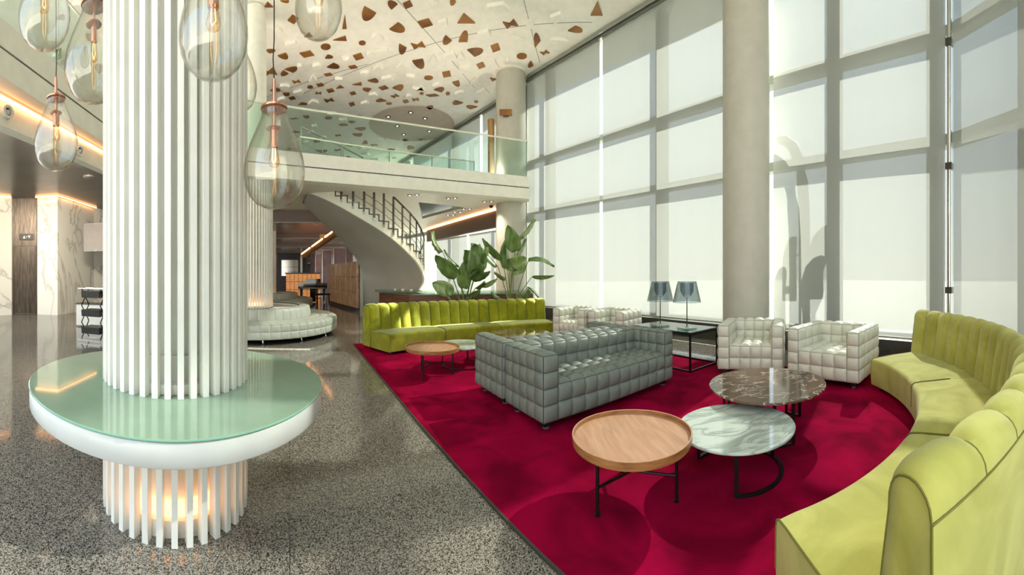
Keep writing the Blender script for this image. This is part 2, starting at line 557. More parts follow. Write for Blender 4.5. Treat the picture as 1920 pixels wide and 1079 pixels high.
for i in range(150):                         # the far end, seen through the glass balustrade, and the left-hand bay
    if i < 105:
        x, y = random.uniform(520, 900), random.uniform(208, 300)
        if x > 770 + (300 - y) * 1.5 - 20 or ((x - 772) / 95) ** 2 + ((y - 226) / 34) ** 2 < 1:
            continue
        w, h = random.uniform(9, 19), random.uniform(3, 6)
    else:
        x, y = random.uniform(-60, 215), random.uniform(-70, 180)
        w, h = random.uniform(12, 24), random.uniform(9, 17)
    if any(abs(x - a) < (w + c) * .62 and abs(y - b) < (h + d) * .75 for a, b, c, d in taken):
        continue
    taken.append((x, y, w, h))
    ceiling_piece(random.choice('edqtbd'), x, y, w, h, i, i % 5 < 2)
dome = pol(772, 16.6)
MB().cyl((dome.x, dome.y), 1.95, CEIL - .03, CEIL + .01, 48).build('ceiling_disc', 'disc_beige', ceil)
for x, y in ((770, 211), (728, 219), (745, 236), (797, 222), (805, 246), (757, 252)):
    p = ground(x, y, CEIL - .03)
    MB().lathe([(.05, CEIL - .05), (.11, CEIL - .05), (.11, CEIL - .02), (.05, CEIL - .02)], 16, (p.x, p.y), closed=True).build('downlight_ring', 'track_dark', ceil)
    MB().cyl((p.x, p.y), .05, CEIL - .045, CEIL - .03, 12).build('downlight_lens', 'downlight_glow', ceil)
for (a, b) in (((745, 0), (890, 165)), ((972, -40), (1012, 118)), ((560, 180), (1110, 42)), ((480, 190), (690, 120))):
    MB().bar(on_ceiling(*a), on_ceiling(*b), .018, .012).build('ceiling_joint', 'aluminium', ceil)

# window wall ---------------------------------------------------------------
GOFF = 0.36                                  # glass stands outside the shades
H1, H2 = 3.68, 5.47                          # transoms
plinth = MB().ribbon(facs(740, 1920, 0.02) + [fac(2300, 0.02)], facs(740, 1920, .62) + [fac(2300, .62)], -0.3, .36).build('wall_plinth', 'plinth_stone')
struct(plinth, 'low black stone plinth under the windows')
bays = [(1, (760, 850, 933, 985)), (2, (988, 1027, 1129)), (3, (1129, 1236, 1399)), (4, (1400, 1449, 1560)), (5, (1560, 1748, 1779)),
        (6, (1781, 1920, 2060)), (7, (2060, 2180, 2300))]
for n, xs in bays:
    root = bpy.data.objects.new('window_%d' % n, None)
    COL.objects.link(root)
    struct(root, 'tall window bay of clear panes in slim grey frames')
    rows = [.36, H1, H2, CEIL]
    for x in xs:
        if x in (1129, 1399, 1449):
            continue
        a, b = fac(x - .5, GOFF), fac(x + .5, GOFF)
        t = (b - a).normalized()
        c = fac(x, GOFF)
        o_ = Vector((t.y, -t.x, 0))
        if o_.dot(c) < 0:
            o_ = -o_
        w = .03 if x in (1779, 1781) else .10
        dp = .06 if x in (1779, 1781) else .28
        MB().prism([c - t * w - o_ * .02, c + t * w - o_ * .02, c + t * w + o_ * dp, c - t * w + o_ * dp], .3, CEIL).build('mullion', 'mullion', root)
    for z in (H1, H2, .36):
        MB().ribbon(facs(xs[0], xs[-1], GOFF - .02, 20), facs(xs[0], xs[-1], GOFF + .26, 20), z - .10, z + .08).build('transom', 'mullion', root)
    for x0, x1 in zip(xs, xs[1:]):
        for z0, z1 in zip(rows, rows[1:]):
            MB().ribbon(facs(x0, x1, GOFF + .03, 40), facs(x0, x1, GOFF + .04, 40), z0 + .05, z1 - .05).build('pane', 'pane_glass', root)
# eaves outside
struct(MB().ribbon(facs(740, 1920, .3, 30) + [fac(2300, .3)], facs(740, 1920, 1.9, 30) + [fac(2300, 1.9)], CEIL - .05, CEIL + .3).build('roof_eaves', 'canopy_white'), 'roof overhang outside the windows')
# head track along the ceiling
tr = MB().ribbon(facs(740, 1920, -.16, 20) + [fac(2300, -.16)], facs(740, 1920, -.10, 20) + [fac(2300, -.10)], CEIL - .10, CEIL + .02).build('trim_1', 'aluminium')
struct(tr, 'aluminium blind track along the ceiling edge')
MB().ribbon(facs(740, 1920, -.10, 20) + [fac(2300, -.10)], facs(740, 1920, -.02, 20) + [fac(2300, -.02)], CEIL - .05, CEIL + .02).build('track_slot', 'track_dark', tr)
MB().ribbon(facs(740, 1920, -.02, 20) + [fac(2300, -.02)], facs(740, 1920, .30, 20) + [fac(2300, .30)], CEIL - .16, CEIL + .02).build('track_cover', 'aluminium', tr)

# round white columns by the windows
def round_column(x, R, r, label, z1=CEIL):
    c = pol(x, R)
    o = thing('round_column', label, 'column', (c.x, c.y, 0))
    MB().lathe([(r, 0), (r, z1 - .02)], 48).build('shaft', 'column_shaded', o, True)
    MB().lathe([(r + .05, z1 - .05), (r + .05, z1), (r, z1), (r, z1 - .05)], 48, closed=True).build('head_ring', 'plaster', o, True)
    MB().lathe([(r + .012, 0), (r + .012, .12), (r, .12), (r, 0)], 48, closed=True).build('base_ring', 'plinth_stone', o, True)
    return o
round_column(1399, 6.65, .43, 'large white round column between the window shades, beside the table lamps')
cB2 = round_column(958, 12.4, .51, 'white round column at the end of the glass balcony, behind the plants')
p = pol(948, 11.85, CH + (CY - 211) / F * 11.85)  # solid plate added to imitate a ceiling tile's reflection on the column
t_ = thing('tile_reflection', 'small brown square plate imitating a reflected ceiling tile, high on the far white round column', 'reflection', p, rad(2))
MB().box(-.2, -.02, -.10, .2, .03, .10).build('plate', 'bronze', t_)
MB().box(-.08, -.03, -.14, .1, .03, -.10).build('bracket', 'track_dark', t_)
p = pol(921, 12.3)
t_ = thing('copper_pipe', 'upright copper coloured pipe behind the balcony glass beside the round column', 'pipe', (p.x, p.y, 4.5))
MB().cyl((0, 0), .11, 0, 2.2, 20).build('shaft', 'copper_pipe', t_, True)
MB().lathe([(.11, 2.15), (.125, 2.15), (.125, 2.2), (.11, 2.2)], 20, closed=True).build('collar', 'copper_pipe', t_, True)

# roller shades -------------------------------------------------------------
def shade(x0, x1, z0, z1, label, off=0.0):
    a = fac((x0 + x1) / 2, off)
    o = thing('roller_shade', label, 'shade', (a.x, a.y, z0), 0, 'white roller shades on the windows')
    def loc(L):
        return [q - Vector((a.x, a.y, 0)) for q in L]
    cl = MB()
    L = loc(facs(x0, x1, off, 12))
    for i, q in enumerate(L):
        cl.v += [(q.x, q.y, 0), (q.x, q.y, z1 - z0)]
        if i:
            cl.f.append((2 * i - 2, 2 * i, 2 * i + 1, 2 * i - 1))
    cl.build('cloth', 'shade_cloth', o, True)
    MB().ribbon(loc(facs(x0, x1, off - .012, 12)), loc(facs(x0, x1, off + .016, 12)), -.03, .005).build('bottom_bar', 'aluminium', o)
    MB().tube([q + Vector((0, 0, z1 - z0 + .03)) for q in loc(facs(x0, x1, off + .04, 12))], .035, 8).build('roller_tube', 'aluminium', o)
ZT = CEIL - .22
shade(988, 1124.5, .42, ZT, 'tall narrow white roller shade next to the balcony end')
shade(1130, 1400, .42, ZT, 'tall white roller shade behind the two table lamps')
shade(1450, 1773, .42, ZT, 'wide white roller shade behind the pair of pale armchairs, streaked with a curved shadow')
shade(1787, 2060, .42, ZT, 'wide white roller shade above the olive sofa at the picture edge')
shade(2070, 2290, .42, ZT, 'white roller shade further along past the olive sofa')
shade(880, 984, .42, 3.15, 'low white roller shade under the balcony behind the tall plants')
shade(818, 876, .42, 3.15, 'low white roller shade under the balcony beside the stair')
shade(905, 984, 4.6, ZT, 'upper white roller shade behind the balcony glass')
shade(775, 900, 4.6, ZT, 'upper white roller shade farthest along behind the balcony')
# chrome post between the two right-hand bays
c = fac(1780, -.02)
o = thing('window_post', 'slim bright metal post where the two right-hand shades meet', 'post', (c.x, c.y, .36))
MB().cyl((0, 0), .035, 0, ZT - .36, 16).build('tube', 'chrome', o, True)
for k in (0, 1, 2, 3):
    MB().box(-.05, -.05, .8 + k * 1.9, .05, .05, .9 + k * 1.9).build('clip', 'track_dark', o)

# balcony -------------------------------------------------------------------
ZB0, ZB1, ZG, ZR = 3.83, 4.53, 4.18, 5.69
def bal_r(x):
    return .1381 - .000051 * x
def bal_l(x):
    return .231 - .000401 * x
def bal(x, off=0.0):
    return pol(x, 1 / (bal_r(x) if x >= 265 else bal_l(x)) + off)
UPW, LOBZ = 10.5, 4.25
XB = lin(-60, 265, 16) + lin(285, 992, 34)
def balcony_strip(name, z0, z1, o0, o1, m, parent=None):
    return MB().ribbon([bal(x, o0) for x in XB], [bal(x, o1) for x in XB], z0, z1).build(name, m, parent)
bs = balcony_strip('balcony', ZG + .015, ZB1, 0, .35, 'plaster')
struct(bs, 'white curved balcony running across the hall')
balcony_strip('lower_fascia', ZB0, ZG - .015, 0, .35, 'plaster', bs)
balcony_strip('shadow_gap', ZG - .015, ZG + .015, .03, .35, 'track_dark', bs)
# deck and soffits
XR = lin(265, 992, 30)
deck = [bal(x, .3) for x in XR] + [fac(992, .1), fac(860, .1), fac(760, .1), Vector((-12, 27, 0)), Vector((-21, 20, 0)), Vector((-14, 6, 0))]
XL = lin(-60, 265, 14)
hole = [ground(784, 380, ZB0), ground(873, 390, ZB0), ground(792, 411, ZB0)]
def with_hole(poly, hl, z0, z1):
    mb = MB()
    tri = tessellate_polygon([[Vector((p.x, p.y, 0)) for p in poly], [Vector((p.x, p.y, 0)) for p in hl]])
    allp = list(poly) + list(hl)
    for z in (z0, z1):
        mb.add([(p.x, p.y, z) for p in allp], [tuple(t) for t in tri])
    for L in (poly, hl):
        n = len(L)
        for i in range(n):
            p, q = L[i], L[(i + 1) % n]
            mb.add([(p.x, p.y, z0), (q.x, q.y, z0), (q.x, q.y, z1), (p.x, p.y, z1)], [(0, 1, 2, 3)])
    return mb
sof_end = [fac(992, -.6), pol(930, 13.0), pol(803, 18.6), Vector((-7.2, 23, 0)), Vector((-13, 22.5, 0)), Vector((-15, 14, 0)), Vector((-11, 6, 0))]
sof = with_hole([bal(x, .3) for x in XR] + sof_end, hole, ZB0 + .01, ZB0 + .12).build('ceiling_lower', 'soffit_white')
struct(sof, 'white soffit under the balcony with small downlights')
dk = MB().prism([(p.x, p.y) for p in deck], ZB1 - .25, ZB1 - .02).build('floor_upper', 'plinth_stone')
struct(dk, 'upper floor deck behind the balustrade')
# left-hand bay: downstand, recessed dark ceiling
lb = MB().ribbon([bal(x, .45 + .05 * (265 - x) / 265) for x in XL], [bal(x, .75) for x in XL], 3.45, ZB0 + .05).build('trim_2', 'plaster')
struct(lb, 'white downstand beam under the balcony carrying spotlights')
struct(MB().ribbon([bal(x, .3) for x in XL], [bal(x, .47) for x in XL], ZB0 + .005, ZB0 + .03).build('trim_3', 'soffit_dark'), 'grey recess between the balcony and the downstand beam')
led = tag(MB().ribbon([bal(x, .40) for x in XL], [bal(x, .46) for x in XL], ZB0 - .05, ZB0 - .02).build('light_strip', 'led_warm'), 'glowing warm light strip along the downstand beam above the lifts', 'light')
lc = [bal(x, .6) for x in XL] + [Vector((-11, 6, 0)), Vector((-15, 14, 0)), Vector((-22, 16, 0)), Vector((-26, 4, 0)), Vector((-20, -5, 0))]
struct(MB().prism([(p.x, p.y) for p in lc], 4.25, 4.40).build('ceiling_lobby', 'soffit_dark'), 'dark grey glossy ceiling over the lift lobby')
# balustrade glass
def balustrade(name, xs, off, z0, z1, label, nsup):
    a = bal(xs[0], off)
    o = thing(name, label, 'railing', (a.x, a.y, z0))
    A = Vector((a.x, a.y, z0))
    per = max(2, len(xs) // nsup)
    for i in range(0, len(xs) - 1, per):
        seg = xs[i:i + per + 1]
        MB().ribbon([bal(x, off) - A for x in seg], [bal(x, off + .015) - A for x in seg], 0, z1 - z0 - .02).build('glass_panel', 'rail_glass', o)
    MB().ribbon([bal(x, off - .012) - A for x in xs], [bal(x, off + .027) - A for x in xs], z1 - z0 - .035, z1 - z0).build('handrail', 'stair_white', o)
    return o
balustrade('glass_balustrade', lin(268, 990, 40), .06, ZB1, ZR, 'long green tinted glass balustrade across the far balcony', 9)
balustrade('glass_balustrade', lin(-60, 262, 20), .06, ZB1, ZR, 'green tinted glass balustrade above the lift lobby', 5)
# second balustrade round the stair well
pts = [at(562, 232, 11.3), at(640, 240, 11.9), at(730, 254, 12.6), at(810, 265, 13.2), at(889, 279, 13.8)]
pts = [Vector((p.x, p.y, 0)) for p in pts]
a = pts[0]
o = thing('stairwell_balustrade', 'inner glass balustrade around the stair opening, seen through the front glass', 'railing', (a.x, a.y, ZB1))
for p, q in zip(pts, pts[1:]):
    d = (q - p).normalized()
    n_ = Vector((-d.y, d.x, 0)) * .008
    MB().ribbon([p - a - n_, q - a - n_], [p - a + n_, q - a + n_], 0, 1.2).build('glass_panel', 'rail_glass', o)
for p in pts:
    MB().cyl((p.x - a.x, p.y - a.y), .02, 0, 1.22, 8).build('post', 'chrome', o)
MB().tube([p - a + Vector((0, 0, 1.22)) for p in pts], .025, 6).build('handrail', 'stair_white', o)
# sloping rail of the upper stair flight
o = thing('upper_stair_rail', 'sloping glass stair rail rising behind the balcony glass', 'railing', (0, 0, ZB1))
A, B = at(565, 238, 11.6), at(680, 296, 12.4)
for k in range(4):
    q = A.lerp(B, k / 3)
    MB().bar((q.x, q.y, 0), (q.x, q.y, max(.1, q.z - ZB1)), .025).build('post', 'aluminium', o)
z_ = Vector((0, 0, ZB1))
MB().bar(A - z_, B - z_, .05, .03).build('handrail', 'aluminium', o)
MB().bar(A - z_ - Vector((0, 0, .5)), A.lerp(B, .66) - z_ - Vector((0, 0, .5)), .03, .02).build('mid_rail', 'aluminium', o)

# far and side walls --------------------------------------------------------
def wall(name, p, q, z0, z1, m, label, th=.2):
    p, q = Vector((p[0], p[1], 0)), Vector((q[0], q[1], 0))
    d = (q - p).normalized()
    n_ = Vector((d.y, -d.x, 0)) * th
    return struct(MB().ribbon([p, q], [p + n_, q + n_], z0, z1).build(name, m), label)
wall('wall_back', (-24, 26.5), (-12.2, 26.2), -.3, CEIL, 'mauve', 'mauve wall behind the bar')
wall('wall_back_right', (-12.2, 26.2), (-5.5, 26.0), -.3, CEIL, 'plaster', 'pale wall at the end beyond the stair')
wall('wall_left', (-23, 3), (-24, 26.5), -.3, CEIL, 'plaster', 'pale side wall far beyond the lifts')
wall('wall_upper', (-16.5, 6), (-19, 24), ZB1, CEIL, 'plaster', 'white upper wall behind the balcony')

# lower fascia with warm light strip under the balcony, by the windows
fp = [pol(934, 12.95), pol(870, 15.2), pol(800, 19.0)]
struct(MB().ribbon([p for p in fp], [p + AN * .15 for p in fp], 3.16, ZB0).build('trim_4', 'fascia_brown'), 'brown fascia above the low windows')
tag(MB().ribbon([p - AN * .05 for p in fp], [p - AN * .01 for p in fp], ZB0 - .07, ZB0 - .02).build('light_strip', 'led_warm'), 'glowing warm light strip above the low windows behind the plants', 'light')

def lamp_light(parent, loc, watts, size=.12, up=False, col=(1.0, .87, .70), spread=100):
    d = bpy.data.lights.new('lamp_light', 'AREA')
    d.shape = 'DISK'
    d.size = size
    d.energy = watts
    d.color = col
    d.spread = rad(spread)
    q = bpy.data.objects.new('lamp_light', d)
    COL.objects.link(q)
    q.parent = parent
    q.location = loc
    q.rotation_euler = (PI if up else 0, 0, 0)
# added lamps, unseen on the upper deck, to brighten the ceiling
for i, (x, of) in enumerate(((330, .9), (450, 1.0), (570, 1.0), (690, 1.0), (810, 1.0), (930, 1.0), (60, .8), (200, .8))):
    p = bal(x, of)
    o = thing('added_uplight', 'added unseen fill lamp on the balcony deck, ' + ('behind the column', 'by the second column', 'above the stair head', 'middle of the far balcony', 'near the ceiling disc', 'by the round column', 'over the lifts', 'at the balcony corner')[i], 'fill light', (p.x, p.y, ZB1), 0, 'added fill lamps on the balcony')
    MB().lathe([(.09, -.02), (.12, -.02), (.12, .06), (.09, .06)], 20, closed=True).build('housing', 'black_metal', o, True)
    MB().cyl((0, 0), .09, .02, .03, 20).build('lens', 'downlight_glow', o)
    lamp_light(o, (0, 0, .05), UPW, .18, True, spread=160)
# added lamps, hidden behind the beam, to brighten the lobby marble
for i, (x, R, tx) in enumerate(((20, 6.3, 10), (90, 6.9, 95), (150, 7.6, 150), (185, 8.2, 60))):
    p = pol(x, R)
    o = thing('added_washer', 'small added unseen wall washer in the lobby ceiling, ' + ('nearest the picture edge', 'aimed at the lift', 'aimed at the marble pier', 'nearest the column')[i], 'spotlight', (p.x, p.y, LOBZ))
    aim = (pol(tx, 13.2, 2.0) - Vector((p.x, p.y, LOBZ))).normalized()
    q = (-aim).to_track_quat('Z', 'Y').to_euler()
    h = MB().lathe([(.0005, .10), (.06, .10), (.075, -.06), (.062, -.06), (.055, .0), (.0005, .0)], 16).build('can', 'speaker_white', o, True)
    h.location = aim * .12
    h.rotation_euler = q
    MB().tube([(0, 0, 0), aim * .1], .012, 6).build('arm', 'speaker_white', o)
    lamp_light(o, aim * .2, 15, .12, spread=120)
    o.children[-1].rotation_euler = q
# soffit downlights: twin black and glowing
for i, (x, y) in enumerate(((775, 366), (847, 372), (915, 378), (875, 392), (858, 398), (845, 404))):
    p = ground(x, y, ZB0)
    o = thing('downlight', ('twin downlight in the front soffit row, nearest the curved stair', 'twin downlight in the front soffit row, middle one of three', 'twin downlight in the front soffit row, nearest the round column', 'twin downlight in the back soffit row, nearest the round column', 'twin downlight in the back soffit row, middle one of three', 'twin downlight in the back soffit row, nearest the curved stair')[i], 'downlight', (p.x, p.y, ZB0))
    for s in (-.11, .11):
        MB().lathe([(.045, -.012), (.075, -.012), (.075, .005), (.045, .005)], 14, (s, 0), closed=True).build('ring', 'black_metal', o)
        MB().cyl((s, 0), .045, -.006, .004, 12).build('lens', 'downlight_glow', o)
    lamp_light(o, (0, 0, -.03), 12, .2)
p = ground(921, 384, ZB0)
o = thing('security_camera', 'small dark dome camera on the soffit beside the far round column', 'camera', (p.x, p.y, ZB0))
MB().cyl((0, 0), .07, -.03, .01, 16).build('mount', 'speaker_white', o)
MB().lathe([(.065, -.03), (.06, -.08), (.035, -.11), (.001, -.12)], 16).build('dome', 'black_metal', o, True)
p = ground(166, 331, 4.25)  # recessed downlight, modelled as an unlit disc
tag(MB().lathe([(.0001, 4.20), (.12, 4.20), (.16, 4.22), (.16, 4.26)], 20, (p.x, p.y)).build('lobby_downlight', 'soffit_dark', None, True), 'flat round unlit downlight in the dark lobby ceiling', 'speaker')

# lift lobby ----------------------------------------------------------------
MR = 12.9
LZ = 4.25
m0, m1, m2 = pol(108, MR), pol(70, 13.15), pol(176, 15.2)
back = Vector((-2.2, 1.2, 0))
block = MB().prism([m1, m0, m2, m2 + Vector((-1.2, 3, 0)), m1 + Vector((-2.4, 1.4, 0))], 0, LZ).build('wall_marble', 'marble_wall')
struct(block, 'white veined marble pier between the lift and the lobby')
n0, n1 = pol(22, 13.0), pol(-60, 12.4)
struct(MB().prism([n1, n0, n0 + Vector((-1.2, .4, 0)), n1 + Vector((-1.2, .4, 0))], 0, LZ).build('wall_marble_left', 'marble_wall'), 'white veined marble wall at the picture edge')
# light slots over marble
def strip_over(P, label):
    tag(MB().ribbon(P, [q + Vector((.05, -.05, 0)) for q in P], LZ - .05, LZ - .015).build('light_strip', 'led_warm'), label, 'light')
strip_over([m1 + Vector((.10, -.07, 0)), m0 + Vector((.14, 0, 0)), m2 + Vector((.12, .08, 0))], 'glowing warm light strip over the marble pier')
strip_over([n1 + Vector((.04, -.04, 0)), n0 + Vector((.04, -.04, 0))], 'glowing warm light strip over the marble wall at the picture edge')
d0, d1 = pol(22.5, 13.35), pol(69.5, 13.35)
dv = (d1 - d0)
dl = dv.length
door = bpy.data.objects.new('door_1', None)
COL.objects.link(door)
struct(door, 'dark brushed metal lift door with panel above')
door.location = d0
door.rotation_euler = (0, 0, math.atan2(dv.y, dv.x))
MB().box(0, 0, 2.82, dl, .2, LZ).build('header_panel', 'elevator_metal', door)
for k in range(3):
    MB().box(.05 + k * (dl - .1) / 3 + .006, .02, .02, .05 + (k + 1) * (dl - .1) / 3 - .006, .2, 2.50).build('door_leaf', 'elevator_metal', door)
MB().box(0, 0, 0, .05, .2, 2.82).build('jamb', 'elevator_metal', door)
MB().box(dl - .05, 0, 0, dl, .2, 2.82).build('jamb', 'elevator_metal', door)
MB().box(.05, 0, 2.5, dl - .05, .2, 2.82).build('transom_panel', 'elevator_metal', door)
o = thing('lift_indicator', 'small black plate with white up and down arrows above the lift door', 'sign', d0 + Vector((0, 0, 2.72)), math.atan2(dv.y, dv.x))
MB().box(.26, -.05, -.0, .80, -.005, .22).build('plate', 'black_block', o)
MB().add([(.40, -.055, .05), (.50, -.055, .05), (.45, -.055, .16), (.40, -.05, .05), (.50, -.05, .05), (.45, -.05, .16)], [(0, 1, 2), (3, 5, 4), (0, 3, 4, 1), (1, 4, 5, 2), (2, 5, 3, 0)]).build('up_arrow', 'sign_white', o)
MB().add([(.58, -.055, .16), (.68, -.055, .16), (.63, -.055, .05), (.58, -.05, .16), (.68, -.05, .16), (.63, -.05, .05)], [(0, 2, 1), (3, 4, 5), (0, 1, 4, 3), (1, 2, 5, 4), (2, 0, 3, 5)]).build('down_arrow', 'sign_white', o)
MB().cyl((.54, -.052), .012, .1, .12, 8).build('lamp', 'filament', o)
# wall behind lobby
wall('wall_lobby', pol(300, 15.5), pol(150, 16.5), 0, LZ, 'soffit_dark', 'dim wall at the back of the lift lobby')
# television
p = at(180, 445, 13.2)
o = thing('television', 'flat grey screen on a wall arm at the corner of the marble pier', 'television', p, rad(48))
MB().box(-.45, -.03, -.49, .75, .03, .49).build('screen', 'tv_grey', o)
MB().box(-.47, .0, -.51, .77, .05, .51).build('frame', 'aluminium', o)
MB().box(-.3, .05, -.06, .0, .35, .06).build('arm', 'black_metal', o)
MB().box(-.06, -.04, -.50, .06, -.03, -.47).build('badge', 'aluminium', o)
# folding newspaper rack
p = ground(176, 640)
o = thing('folding_rack', 'black wire folding rack with grey trays near the marble pier', 'rack', (p.x, p.y, 0), rad(35))
for sx in (-.22, .25):
    for k in range(3):
        z0 = .06 + k * .36
        MB().bar((sx, -.15, z0), (sx, .15, z0 + .36), .016).build('strut', 'black_metal', o)
        MB().bar((sx, .15, z0), (sx, -.15, z0 + .36), .016).build('strut', 'black_metal', o)
for z in (.18, .55, .95):
    MB().hexa([(-.2, -.18, z), (.24, -.18, z), (.24, .18, z), (-.2, .18, z)], [(-.2, -.2, z + .14), (.24, -.2, z + .14), (.24, .2, z + .14), (-.2, .2, z + .14)]).build('tray', 'plinth_stone', o)
for y in (-.2, .2):
    MB().bar((-.26, y, .04), (.3, y, .04), .02).build('foot_rail', 'chrome', o)
    MB().bar((-.3, y * .8, 1.15), (.32, y * .8, 1.15), .02).build('top_rail', 'chrome', o)
p = ground(170, 612)
o = thing('low_cabinet', 'low white cabinet standing behind the black folding rack', 'cabinet', (p.x, p.y, 0), rad(42))
MB().box(-.35, -.2, .04, .5, .2, .62).build('body', 'table_white', o)
MB().box(-.37, -.22, .62, .52, .22, .65).build('top', 'plinth_stone', o)
MB().box(.06, -.212, .08, .48, -.2, .58).build('door', 'table_white', o)
# spotlights on the downstand beam
for x, y, lab in ((15, 210, 'white ring spotlight on the beam near the picture edge'), (150, 283, 'white ring spotlight on the beam behind the small pendant')):
    R = 1 / bal_l(x) + .42
    p = at(x, y, R)
    o = thing('spotlight', lab, 'spotlight', p, (CX - x) / F + rad(38))
    mb = MB()
    mb.lathe([(.055, -.02), (.09, -.02), (.09, .08), (.055, .08)], 20, closed=True)
    ring = mb.build('housing', 'speaker_white', o, True)
    lens = MB().lathe([(.0001, .02), (.055, .02), (.055, .03), (.0001, .03)], 16).build('lens', 'black_metal', o, True)
    for q in (ring, lens):
        q.rotation_euler = (rad(-90), 0, 0)
    MB().box(-.03, .0, -.03, .03, .14, .03).build('bracket', 'speaker_white', o)
# exit sign hung by the left bay
p = at(110, 101, 8.2)
o = thing('exit_sign', 'small green running figure exit sign hanging above the left balcony', 'sign', p, rad(40))
MB().box(-.06, -.01, -.11, .06, .01, .11).build('panel', 'sign_green', o)
fg = MB()
fg.bar((-.005, -.013, -.01), (.012, -.013, .045), .022, .004)
fg.bar((.0, -.013, -.01), (.03, -.013, -.055), .014, .004)
fg.bar((-.005, -.013, -.01), (-.035, -.013, -.045), .014, .004)
fg.bar((.01, -.013, .04), (.035, -.013, .02), .010, .004)
fg.bar((.005, -.013, .04), (-.025, -.013, .025), .010, .004)
fg.cyl((.018, -.013), .013, .055, .078, 8)
fg.build('running_figure', 'sign_white', o)
MB().bar((-.045, -.013, -.085), (.045, -.013, -.085), .012, .004).build('arrow_bar', 'sign_white', o)
MB().bar((0, 0, .11), (0, 0, 8.3 - p.z), .008).build('hanger', 'track_dark', o)

# ================================================================== SLATTED COLUMNS
C1 = pol(328.5, 2.387)
C2 = pol(478, 9.4)
C3 = pol(498, 16.0)
def slat_set(parent, n, r, z0, z1, w, d, ph=0.0):
    src = None
    for k in range(n):
        a = 2 * PI * k / n + ph
        if src is None:
            src = MB().box(-w / 2, -d, z0, w / 2, 0, z1).build('slat', 'slat_white', parent)
            o = src
        else:
            o = inst(src, parent)
        o.location = (r * cos(a), r * sin(a), 0)
        o.rotation_euler = (0, 0, a - PI / 2)
o = thing('slatted_column', 'large white slatted column rising through the round mint glass table', 'column', (C1.x, C1.y, 0))
SR = .4725
MB().lathe([(.31, .0), (.31, CEIL - .01)], 40).build('core', 'core_grey', o, True)
slat_set(o, 42, SR, .788, CEIL - .01, .033, .055, .02)
slat_set(o, 36, SR, 0, .664, .034, .055, .05)
MB().lathe([(.32, .0), (.40, .0), (.40, .095), (.32, .095)], 40, closed=True).build('base_collar', 'slat_white', o, True)
MB().lathe([(.325, .10), (.365, .10), (.365, .17), (.325, .17)], 40, closed=True).build('light_ring', 'lamp_warm', o, True)
MB().lathe([(.32, .79), (.405, .79), (.405, .845), (.32, .845)], 40, closed=True).build('table_collar', 'slat_white', o, True)
MB().lathe([(.318, .845), (.345, .845), (.345, .99), (.318, .99)], 40, closed=True).build('inner_sleeve', 'core_grey', o, True)
MB().lathe([(.316, .47), (.34, .47), (.34, .655), (.316, .655)], 40, closed=True).build('inner_shade', 'core_grey', o, True)
MB().lathe([(.36, 3.6), (.415, 3.6), (.415, 3.66), (.36, 3.66)], 40, closed=True).build('tie_ring', 'slat_white', o, True)

o = thing('column_table', 'round mint green glass table with deep white rim built around the slatted column', 'table', (C1.x, C1.y, 0))
MB().lathe([(.48, .664), (.93, .664), (.935, .67), (.935, .765), (.93, .771), (.40, .771), (.40, .70), (.48, .664)][:-1], 96, closed=True).build('rim', 'table_white', o, True)
MB().lathe([(.41, .774), (.934, .774), (.938, .777), (.938, .784), (.934, .787), (.41, .787)], 96, closed=True).build('glass_top', 'mint_glass', o, True, angle=.5)
MB().lathe([(.938, .7775), (.9395, .7785), (.9395, .7825), (.938, .7835)], 96, closed=True).build('glass_edge', 'mint_edge', o, True)

for c, lab in ((C2, 'slatted white column rising from the nearer round tufted seat'), (C3, 'slatted white column farthest away, rising from the second round seat')):
    o = thing('slatted_column', lab, 'column', (c.x, c.y, 0))
    MB().lathe([(.30, 0), (.30, CEIL - .01)], 32).build('core', 'plaster', o, True)
    slat_set(o, 40, .465, .62, ZB0 - .02, .033, .055)
    MB().lathe([(.31, .60), (.42, .60), (.42, .66), (.31, .66)], 32, closed=True).build('base_collar', 'slat_white', o, True)
    MB().lathe([(.32, .67), (.36, .67), (.36, .74), (.32, .74)], 32, closed=True).build('light_ring', 'lamp_warm', o, True)

